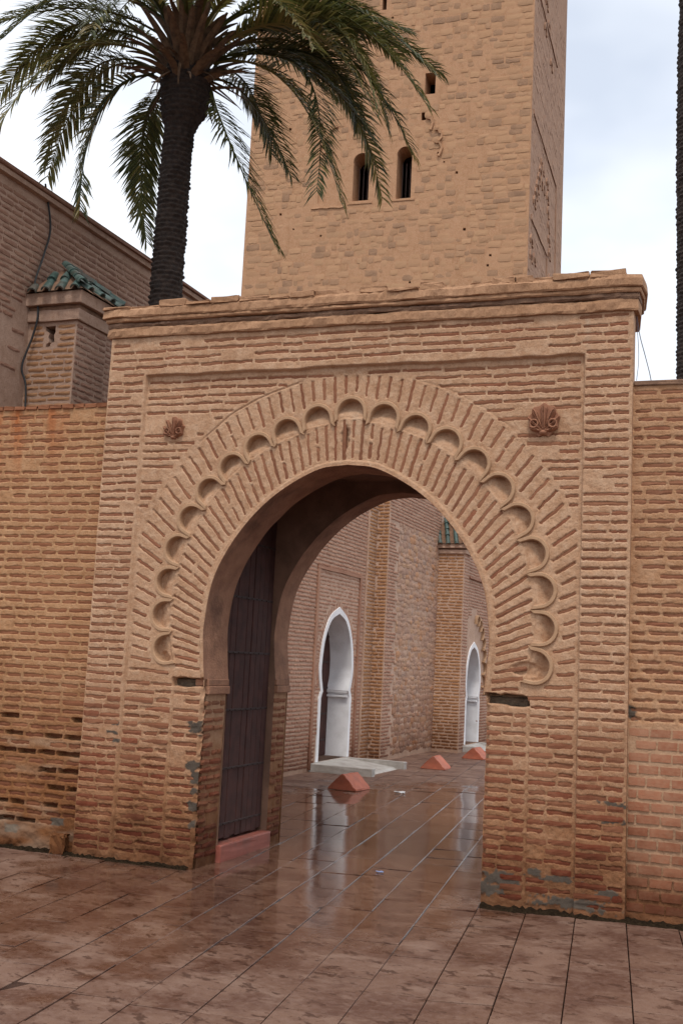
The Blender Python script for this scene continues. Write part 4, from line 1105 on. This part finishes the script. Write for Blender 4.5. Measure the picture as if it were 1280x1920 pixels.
def scrap(name, mat, x, y, s, seed):
    rr = random.Random(seed); v = []; f = []
    for j in range(4):
        for i in range(5): v.append((x+(i-2)*s*0.5+rr.uniform(-.2, .2)*s, y+(j-1.5)*s*0.35+rr.uniform(-.15, .15)*s, GZ+0.006+rr.uniform(0, 0.35)*s))
    for j in range(3):
        for i in range(4): a = j*5+i; f.append((a, a+1, a+6, a+5))
    me = py_mesh(name, v, f, mat); o = ob(name, me); md = o.modifiers.new('thickness', 'SOLIDIFY'); md.thickness = 0.002; return o
tag(scrap('wrapper', 'litter_blue', 0.15, 0.78, 0.030, 1), 'crumpled pale blue wrapper on the wet paving inside the archway', 'litter')
tag(scrap('wrapper', 'litter_white', -1.36, 6.0, 0.07, 2), 'flattened white wrapper on the paving near the nearest wedge', 'litter')

# ------------------------------------------------------------------ the minaret
PH = 0.063; TPx, TPy = -5.053, 30.325; TW = 10.97; TD2 = 10.32; THT = 36.0
U1 = (math.cos(PH), math.sin(PH), 0); N1 = (math.sin(PH), -math.cos(PH), 0)
ft = Frame((TPx, TPy, 0), U1, (0, 0, 1), N1)                          # u from -TW to 0
fside = Frame((TPx, TPy, 0), (-math.sin(PH), math.cos(PH), 0), (0, 0, 1), U1)  # u from 0 to TD2
tow = thing('minaret_tower', 'massive square stone minaret with paired arched windows rising behind the gateway', 'tower')
def win(u0, u1, z0, z1, kind):
    uc = (u0+u1)/2; hw = (u1-u0)/2
    if kind == 'arch':
        zs_ = z1-hw*1.55; pts = [(u0, z0), (u1, z0), (u1, zs_)]
        pts += [(uc+hw*1.05*math.cos(a), zs_+hw*0.45+hw*1.05*math.sin(a)) for a in np.linspace(-0.35, math.pi+0.35, 13)]
        pts += [(u0, zs_)]
        return pts
    if kind == 'lancet':
        return [(u0, z0), (u1, z0), (u1, z1-hw)]+[(uc+hw*math.cos(a), z1-hw+hw*math.sin(a)) for a in np.linspace(0.2, math.pi-0.2, 7)]+[(u0, z1-hw)]
    return [(u0, z0), (u1, z0), (u1, z1), (u0, z1)]
WINS = [win(-6.68, -6.05, 18.80, 20.72, 'arch'), win(-4.98, -4.41, 18.76, 20.82, 'arch'), win(-4.03, -3.63, 22.80, 23.65, 'rect'), win(-4.12, -3.95, 21.78, 22.20, 'lancet'), win(-5.85, -5.68, 26.45, 27.6, 'rect'), win(-8.05, -7.35, 18.80, 20.9, 'arch')]
hr = random.Random(9)
for _ in range(20):
    u_, z_ = hr.uniform(-TW+0.4, -0.4), hr.uniform(15, 27); e_ = hr.uniform(0.035, 0.06)
    if not any(min(p[0] for p in w_)-0.3 < u_ < max(p[0] for p in w_)+0.3 and min(p[1] for p in w_)-0.3 < z_ < max(p[1] for p in w_)+0.3 for w_ in WINS):
        WINS.append([(u_-e_, z_-e_*0.8), (u_+e_*0.9, z_-e_), (u_+e_, z_+e_*0.7), (u_-e_*0.7, z_+e_)])
ob('wall', plate('wall', [(-TW, -0.2), (0, -0.2), (0, THT), (-TW, THT)], WINS, ft, 'tower_mortar', depth=0.9), tow)
ob('wall', plate('wall', [(0, -0.2), (TD2, -0.2), (TD2, THT), (0, THT)], [], fside, 'tower_side'), tow)
bm = bmesh.new()
c4 = [ft.p(0, 0), ft.p(-TW, 0), fside.p(TD2, 0)+ft.U*(-TW), fside.p(TD2, 0)]
for z in (-0.2, THT):
    for q in c4: bm.verts.new((q[0], q[1], z))
bm.verts.ensure_lookup_table()
bm.faces.new([bm.verts[i] for i in (1, 2, 6, 5)]); bm.faces.new([bm.verts[i] for i in (2, 3, 7, 6)]); bm.faces.new([bm.verts[i] for i in (4, 5, 6, 7)])
ob('rear_wall', bm_mesh('rear_wall', bm, 'tower_mortar'), tow)
for w_ in WINS[:5]:                                                        # dark chamber behind each opening
    us = [p[0] for p in w_]; zs_ = [p[1] for p in w_]; a, b, c, d = min(us)-0.15, max(us)+0.15, min(zs_)-0.1, max(zs_)+0.15
    bm = bmesh.new(); q = [ft.p(u, z, h) for h in (-0.9, -2.2) for (u, z) in ((a, c), (b, c), (b, d), (a, d))]; vs = [bm.verts.new(p) for p in q]
    for fc in ((4, 5, 6, 7), (0, 1, 5, 4), (1, 2, 6, 5), (2, 3, 7, 6), (3, 0, 4, 7)): bm.faces.new([vs[i] for i in fc])
    ob('window_chamber', bm_mesh('window_chamber', bm, 'void'), tow)
w_ = WINS[5]                                                              # third opening is walled up
ob('blocked_window', plate('blocked_window', w_, [], ft, 'tower_mortar', h=-0.045), tow)
for w_ in WINS[:2]:
    us = [p[0] for p in w_]
    ob('sill', box_mesh('sill', (0, 0, 0), (max(us)-min(us)+0.3, 0.25, 0.09), 'tower_mortar', 0.01), tow).matrix_world = Matrix.Translation(ft.p(min(us)-0.15, 18.66, 0.03)) @ Matrix.Rotation(PH, 4, 'Z')
    for k in range(3):
        u = min(us)+(k+1)*(max(us)-min(us))/4
        ob('window_bar', tube('window_bar', [ft.p(u, 18.8, -0.35), ft.p(u, 20.3, -0.35)], 0.014, 'iron', 6), tow)
# broken moulding of the blind arch around the pair
def raised(fr, pts, wdt, hgt, mat, name, parent, seed=0, jit=0.03):
    rr = random.Random(seed); v = []; f = []
    for i, p in enumerate(pts):
        a = np.array(pts[max(i-1, 0)]); b = np.array(pts[min(i+1, len(pts)-1)]); d = (b-a)/max(np.linalg.norm(b-a), 1e-6); n = np.array((-d[1], d[0]))*wdt/2*rr.uniform(0.7, 1.2)
        c = np.array(p)+np.array((rr.uniform(-jit, jit), rr.uniform(-jit, jit)))
        v += [fr.p(*(c-n), -0.02), fr.p(*(c-n), hgt), fr.p(*(c+n), hgt*0.8), fr.p(*(c+n), -0.02)]
    for i in range(len(pts)-1):
        for j in range(3): f.append((i*4+j, i*4+j+1, (i+1)*4+j+1, (i+1)*4+j))
    f.append((0, 1, 2, 3)); f.append(tuple((len(pts)-1)*4+j for j in (3, 2, 1, 0)))
    return ob(name, py_mesh(name, v, f, mat), parent)
lob = []
for (cxl, czl, rr_) in ((-3.62, 20.55, .32), (-3.62, 21.1, .30), (-3.95, 21.6, .28)):
    lob.append([(cxl+rr_*math.cos(a), czl+rr_*math.sin(a)) for a in np.linspace(-0.9, 1.5, 8)])
for i, l in enumerate(lob): raised(ft, l, 0.09, 0.10, 'tower_mortar', 'broken_moulding', tow, i)
for (cxl, czl, rr_) in ((-7.65, 20.9, .42), (-7.35, 21.5, .36)):
    raised(ft, [(cxl+rr_*math.cos(a), czl+rr_*math.sin(a)) for a in np.linspace(1.6, 4.0, 9)], 0.09, 0.10, 'tower_mortar', 'broken_moulding', tow, 9)
raised(ft, [(u, 18.62) for u in np.linspace(-8.3, -7.0, 9)], 0.08, 0.05, 'tower_mortar', 'broken_moulding', tow, 12)
# face stones
def near_win(u, z, L, H):
    for w_ in WINS:
        us = [p[0] for p in w_]; zs_ = [p[1] for p in w_]
        if max(us)-min(us) < 0.25 and abs(u-min(us)) < L/2+0.06 and abs(z-min(zs_)) < H/2+0.06: return True
        if max(us)-min(us) >= 0.25 and min(us)-0.12-L/2 < u < max(us)+0.12+L/2 and min(zs_)-0.18-H/2 < z < max(zs_)+0.12+H/2: return True
    return False
r = random.Random(71); st = []; z = 12.5
while z < 28.6:
    hgt = r.uniform(0.17, 0.30); u = -TW+r.uniform(0.02, 0.2)
    while u < -0.1:
        quoin = u > -1.7 or u < -TW+0.7
        L = r.uniform(0.38, 0.70) if quoin else r.uniform(0.18, 0.55); L = min(L, -0.015-u)
        if L < 0.12: break
        uc, zc_ = u+L/2, z+hgt/2
        if not near_win(uc, zc_, L, hgt) and r.random() < (0.95 if quoin else 0.76):
            sq = r.uniform(0.72, 0.95)
            st.append((uc, zc_+r.uniform(-.055, .055)*(0.3 if quoin else 1), L*r.uniform(.80, .97), hgt*sq, r.uniform(-.07, .07)*(0.3 if quoin else 1), r.uniform(0.002, 0.022), 0.05))
        u += L
    z += hgt
fst = []; z = 13.0
while z < 30:
    hgt = r.uniform(0.2, 0.34); u = 0.03
    while u < TD2-0.2:
        L = r.uniform(0.4, 0.9); fst.append((u+L/2, z+hgt/2, L*0.93, hgt*r.uniform(.75, .93), r.uniform(-.03, .03), r.uniform(0.002, 0.018), 0.06)); u += L
    z += hgt
lay(tow, fside, [b for b in fst if r.random() < 0.85 and b[0]+b[2]/2 < TD2-0.03], 'tower_flank_stone', 0, name='stone', stuffname='flank_stones', base=UT)
lay(tow, ft, st, 'tower_stone', 300, name='stone', stuffname='face_stones', base=UT)
# carved blind arcade on the flank
for pts, wd in (([(0.35, 21.9), (7.6, 22.2)], 0.22), ([(7.6, 22.2), (7.9, 19.2), (7.9, 13)], 0.22), ([(0.45, 17.9), (5.2, 18.2)], 0.22), ([(5.2, 18.2), (5.25, 13)], 0.22), ([(0.6, 27.0), (7.0, 27.3)], 0.2)):
    pp = []
    for i in range(len(pts)-1):
        for t in np.linspace(0, 1, 8): pp.append((pts[i][0]+(pts[i+1][0]-pts[i][0])*t, pts[i][1]+(pts[i+1][1]-pts[i][1])*t))
    raised(fside, pp, wd, 0.05, 'tower_side', 'flank_moulding', tow, 3, 0.01)
rr = random.Random(4)
for i, (u, z) in enumerate([(1.2+0.35*k, 18.7+0.45*k) for k in range(6)]+[(5.9-0.25*k, 18.4+0.5*k) for k in range(6)]+[(3.3, 20.9), (3.0, 20.2), (3.7, 20.3), (0.7, 17.0), (0.7, 16.4), (1.6, 16.6), (6.1, 17.4), (6.2, 16.7), (6.2, 16.0), (3.0, 26.6), (4.0, 27.3), (3.2, 27.8), (5.0, 26.2)]):
    raised(fside, [(u+0.28*math.cos(a), z+0.22*math.sin(a)) for a in np.linspace(-0.5, math.pi+0.5, 8)], 0.16, 0.06, 'tower_side', 'flank_scallop', tow, i, 0.02)

# ------------------------------------------------------------------ palms
def palm_trunk(pts, rads, name, parent, seed, pitch=0.048):
    path = spline(pts, 40); L = [0]
    for i in range(1, len(path)): L.append(L[-1]+float(np.linalg.norm(path[i]-path[i-1])))
    tot = L[-1]; n = int(tot/0.012); seg = 56; v = []; ang = np.linspace(0, 2*math.pi, seg, endpoint=False)
    P = np.array(path); Ls = np.array(L)
    V_ = []
    for i in range(n+1):
        s = tot*i/n; c = np.array([np.interp(s, Ls, P[:, k]) for k in range(3)]); rad = np.interp(s/tot, [q[0] for q in rads], [q[1] for q in rads])
        row = s/pitch; k = math.floor(row); fr_ = row-k
        nb = 9; ph = ang*nb/(2*math.pi)+(0.5 if k % 2 else 0)+0.23*k
        cell = np.floor(ph); fx = np.abs(ph-cell-0.5)*2
        hsh = np.sin(cell*12.9898+k*78.233+seed)*43758.5453; hsh = hsh-np.floor(hsh)
        b = (1-fx**3)*(0.35+0.65*hsh)*np.clip(1.15-abs(fr_-0.62)*1.9, 0, 1)
        rr_ = rad*(1+0.04*vnoise(np.cos(ang)*2+s*3, np.sin(ang)*2, 0.5, seed))+0.030*b-0.010
        V_.append(np.stack([c[0]+rr_*np.cos(ang), c[1]+rr_*np.sin(ang), np.full(seg, c[2])], 1))
    idx = np.arange((n+1)*seg).reshape(n+1, seg); nx_ = np.roll(idx, -1, 1)
    Q = np.stack([idx[:-1], nx_[:-1], nx_[1:], idx[1:]], -1).reshape(-1, 4)
    return ob(name, np_mesh(name, np.concatenate(V_), Q, 'trunk', False), parent)
def frond_mesh(ctrl, seed, leaf=0.44, n=100):
    r = random.Random(seed); b, m_, t = [np.array(q, float) for q in ctrl]
    path = []
    q1 = 2*m_-0.5*(b+t)                                          # quadratic through the middle point
    for i in range(n+1):
        s = i/n; path.append((1-s)**2*b+2*s*(1-s)*q1+s*s*t)
    v = []; f = []
    up0 = np.array((0, 0, 1.0)); roll = r.uniform(-0.5, 0.5)
    for i in range(n+1):                                             # rachis
        s = i/n; T = path[min(i+1, n)]-path[max(i-1, 0)]; T = T/np.linalg.norm(T)
        S = np.cross(T, up0); nn = np.linalg.norm(S); S = S/nn if nn > 0.05 else np.array((1.0, 0, 0)); Np = np.cross(S, T)
        w_ = 0.022*(1-s)**1.2+0.003; hh = 0.012*(1-s)+0.003
        v += [path[i]-S*w_, path[i]+Np*hh, path[i]+S*w_, path[i]-Np*hh]
        if i:
            for k in range(4): a = (i-1)*4; f.append((a+k, a+(k+1) % 4, a+4+(k+1) % 4, a+4+k))
    for i in range(int(n*0.13), n+1):
        s = i/n; T = path[min(i+1, n)]-path[max(i-1, 0)]; T = T/np.linalg.norm(T)
        S = np.cross(T, up0); nn = np.linalg.norm(S); S = S/nn if nn > 0.05 else np.array((1.0, 0, 0)); Np = np.cross(S, T)
        S2 = S*math.cos(roll)+Np*math.sin(roll); N2 = -S*math.sin(roll)+Np*math.cos(roll)
        env = min(1.0, (s-0.05)*3.2)*(1.0-0.55*max(0, s-0.55)/0.45)
        for sg in (-1, 1):
            if r.random() < 0.05: continue
            L = leaf*env*r.uniform(0.8, 1.15); fw = 0.55+0.5*s+r.uniform(-.12, .12)
            d = T*fw+S2*sg*r.uniform(0.62, 0.85)+N2*r.uniform(0.02, 0.42); d = d/np.linalg.norm(d)
            d2 = d+np.array((0, 0, -r.uniform(0.12, 0.5))); d2 = d2/np.linalg.norm(d2)
            side = np.cross(d, N2+0.3*S2*sg); side = side/np.linalg.norm(side); wd = r.uniform(0.008, 0.013)
            p0 = path[i]+T*r.uniform(-.01, .01); p1 = p0+d*L*0.5; p2 = p1+d2*L*0.5
            fold = N2*wd*0.6; a = len(v)
            v += [p0-side*wd*0.5, p0+side*wd*0.5, p1-side*wd+fold, p1, p1+side*wd+fold, p2]
            f += [(a, a+3, a+2), (a, a+1, a+3), (a+1, a+4, a+3), (a+2, a+3, a+5), (a+3, a+4, a+5)]
    return py_mesh('frond', v, f, 'leaf')
FRONDS = [[(-2.7, 1.36, 7.73), (-3.33, 0.78, 7.81), (-4.13, 0.31, 7.42)], [(-2.75, 1.36, 7.6), (-3.67, 1.19, 7.84), (-4.5, 1.07, 7.15)], [(-2.77, 1.36, 7.52), (-3.37, 0.73, 7.33), (-3.81, 0.27, 6.28)], [(-2.8, 1.37, 7.41), (-3.6, 1.48, 7.47), (-4.16, 1.61, 6.54)], [(-2.8, 1.37, 7.35), (-3.19, 1.07, 6.91), (-3.27, 0.97, 5.83)], [(-2.7, 1.43, 7.2), (-3.17, 1.83, 6.94), (-3.24, 2.16, 5.95)], [(-2.8, 1.59, 7.35), (-3.3, 2.16, 7.29), (-3.52, 2.42, 6.39)], [(-2.27, 1.6, 7.22), (-1.96, 1.48, 6.59), (-1.46, 1.61, 5.53)], [(-2.27, 1.58, 7.33), (-2.11, 2.18, 7.38), (-1.87, 2.78, 6.79)], [(-2.24, 1.57, 7.49), (-1.42, 1.61, 7.16), (-0.83, 1.69, 5.93)], [(-2.22, 1.56, 7.6), (-1.35, 2.2, 7.76), (-0.85, 2.89, 6.49)], [(-2.22, 1.55, 7.7), (-1.06, 1.76, 7.84), (-0.03, 2.12, 7.36)], [(-2.24, 1.52, 7.81), (-1.01, 1.35, 7.78), (0.06, 1.38, 6.67)], [(-2.24, 1.55, 7.65), (-1.23, 2.02, 7.84), (-0.42, 2.59, 6.77)], [(-2.29, 1.5, 7.86), (-1.76, 1.93, 8.5), (-0.83, 2.67, 8.14)], [(-2.45, 1.43, 7.91), (-2.18, 1.56, 9.23), (-1.18, 2.12, 9.53)], [(-2.55, 1.39, 7.9), (-2.84, 0.82, 8.9), (-3.65, 0.34, 8.57)], [(-2.5, 1.41, 7.96), (-2.59, 1.35, 9.64), (-2.47, 1.55, 10.4)], [(-2.6, 1.38, 7.84), (-3.42, 1.38, 8.7), (-4.61, 1.35, 8.72)], [(-2.34, 1.47, 7.91), (-1.57, 1.25, 8.54), (-0.22, 1.49, 8.16)], [(-2.45, 1.35, 7.74), (-2.01, 0.43, 7.77), (-1.68, -0.44, 7.15)], [(-2.35, 1.38, 7.75), (-1.69, 0.64, 7.9), (-0.99, -0.05, 7.08)], [(-2.54, 1.51, 7.85), (-2.97, 2.28, 8.87), (-3.33, 3.18, 9.21)], [(-2.7, 1.47, 7.74), (-3.42, 2.02, 8.73), (-4.3, 2.65, 8.79)], [(-2.8, 1.56, 7.57), (-3.47, 1.66, 8.09), (-4.51, 1.75, 7.68)], [(-2.34, 1.74, 7.54), (-2.03, 2.33, 8.02), (-1.46, 3.12, 7.77)], [(-2.6, 1.39, 7.79), (-3.13, 0.73, 7.95), (-3.7, 0.18, 7.23)], [(-2.22, 1.46, 7.54), (-1.2, 1.31, 7.57), (-0.34, 1.14, 6.51)], [(-2.24, 1.53, 7.76), (-1.78, 2.25, 8.52), (-1.35, 3.11, 8.19)], [(-2.3, 1.4, 7.75), (-1.55, 0.93, 7.78), (-0.65, 0.45, 6.78)], [(-2.6, 1.29, 7.73), (-2.57, 0.54, 7.78), (-2.5, -0.17, 6.88)], [(-2.24, 1.54, 7.68), (-1.29, 1.86, 8.02), (-0.46, 2.29, 7.96)], [(-2.22, 1.57, 7.54), (-1.44, 1.87, 7.53), (-0.82, 2.3, 6.92)], [(-2.75, 1.35, 7.65), (-3.46, 1.15, 7.91), (-4.18, 1.04, 7.5)]]
palm = thing('palm_tree', 'date palm with drooping fronds and dark scarred trunk behind the left of the gateway', 'palm tree', group='palm trees')
palm_trunk([(-2.72, 1.74, -0.05), (-2.71, 1.74, 2.6), (-2.69, 1.72, 5.17), (-2.60, 1.58, 6.57), (-2.52, 1.53, 7.10), (-2.49, 1.48, 7.62)],
           [(0, .19), (.65, .160), (.86, .150), (.895, .150), (.918, .225), (.95, .255), (1.0, .20)], 'trunk', palm, 3)
crown = np.array((-2.50, 1.48, 7.55))
fr_ = random.Random(2)
for i in (1, 3, 9, 10, 11, 12, 13, 25, 27, 31, 32, 8):          # younger fronds between the measured ones
    c_ = [np.array(q) for q in FRONDS[i]]; j = lambda k: np.array([fr_.uniform(-k, k) for _ in range(3)])
    c_[1] = c_[1]+j(0.16)+np.array((0, 0, 0.10)); c_[2] = c_[0]+(c_[2]-c_[0])*fr_.uniform(0.75, 0.98)+j(0.25)+np.array((0, 0, 0.12)); FRONDS.append([tuple(q) for q in c_])
pfr = [ob('frond', frond_mesh(c, i), palm) for i, c in enumerate(FRONDS)]
def boot_mesh(seed):
    r = random.Random(seed); v = []; f = []; n = 7; bend = r.uniform(0.1, 0.7)
    for i in range(n+1):
        s = i/n; x = 0.9*s*math.sin(bend*s)+0.0; z = s*math.cos(bend*s*0.8); w_ = 0.095*(1-s)**0.6+0.022; th = 0.04*(1-s)+0.010
        v += [(x-th, -w_, z), (x+th*0.4, 0, z), (x-th, w_, z), (x-th*1.6, 0, z)]
        if i:
            for k in range(4): a = (i-1)*4; f.append((a+k, a+(k+1) % 4, a+4+(k+1) % 4, a+4+k))
    f.append((n*4, n*4+1, n*4+2, n*4+3))
    return py_mesh('leaf_base', v, f, 'boot')
BOOTS = [boot_mesh(s) for s in range(5)]
r = random.Random(12)
for i in range(70):
    a = i*2.39996; lvl = i/70; o = ob('leaf_base', BOOTS[i % 5], palm)
    L = r.uniform(0.42, 0.70); z = 7.22+0.45*lvl; tilt = 0.95-0.75*lvl+r.uniform(-.15, .15)
    o.matrix_world = Matrix.Translation((crown[0]+0.19*(1-0.4*lvl)*math.cos(a), crown[1]+0.19*(1-0.4*lvl)*math.sin(a), z)) @ Matrix.Rotation(a, 4, 'Z') @ Matrix.Rotation(tilt, 4, 'Y') @ Matrix.Diagonal((L*0.9, L*0.9, L, 1))
for i in range(22):                                        # withered stubs hanging under the crown
    a = i*2.4+0.2; o = ob('withered_stub', BOOTS[i % 5], palm); L = r.uniform(0.30, 0.5)
    o.matrix_world = Matrix.Translation((crown[0]+0.22*math.cos(a), crown[1]+0.22*math.sin(a), 7.30+r.uniform(-.05, .15))) @ Matrix.Rotation(a, 4, 'Z') @ Matrix.Rotation(2.1+r.uniform(-.6, .6), 4, 'Y') @ Matrix.Diagonal((L*0.6, L*0.5, L, 1))
palm2 = thing('palm_tree', 'tall dark palm trunk at the right edge rising behind the right boundary wall', 'palm tree', group='palm trees')
palm_trunk([(2.09, 6.6, -0.05), (2.085, 6.47, 5.2), (2.07, 6.2, 8.0), (2.10, 6.0, 10.0), (2.12, 5.95, 13.0)], [(0, .2), (.6, .175), (.95, .175), (1.0, .24)], 'trunk', palm2, 8, 0.055)
off = Vector((2.12, 5.95, 13.35))-Vector(tuple(crown))
for q in pfr[:30]:
    c = q.copy(); COL.objects.link(c); c.parent = palm2; c.location = off
for q in [o_ for o_ in palm.children if o_.name.startswith('leaf_base')][:30]:
    c = q.copy(); COL.objects.link(c); c.parent = palm2; c.matrix_world = Matrix.Translation(off) @ q.matrix_world

# ------------------------------------------------------------------ cables
tag(ob('black_cable', tube('black_cable', [tuple(p) for p in spline([(-3.735, 1.02, 6.15), (-3.72, 1.14, 5.75), (-3.72, 1.08, 5.45), (-3.70, 0.95, 5.12), (-3.66, 0.94, 4.98), (-3.62, 0.93, 4.75), (-3.66, 0.93, 4.55), (-3.73, 0.90, 4.25), (-3.68, 0.92, 4.05), (-3.64, 0.90, 3.62)], 8)], 0.010, 'black')), 'black cable sagging down the mosque wall past the tiled turret', 'cable')
wires = spline([(2.10, 0.10, 4.17), (2.13, 0.10, 3.98), (2.165, 0.12, 3.84), (2.20, 0.12, 3.70), (2.215, 0.12, 3.615)], 8)
tag(ob('hanging_wire', tube('hanging_wire', [tuple(p) for p in wires], 0.0032, 'grey_wire', 5)), 'thicker curling wire hanging from the cornice end to the right wall', 'wire')
wires = spline([(2.095, 0.12, 4.16), (2.115, 0.14, 3.95), (2.12, 0.14, 3.80), (2.108, 0.14, 3.66)], 8)
tag(ob('hanging_wire', tube('hanging_wire', [tuple(p) for p in wires], 0.0022, 'grey_wire', 5)), 'thin straight wire hanging close to the gateway flank', 'wire')
bpy.context.view_layer.update()
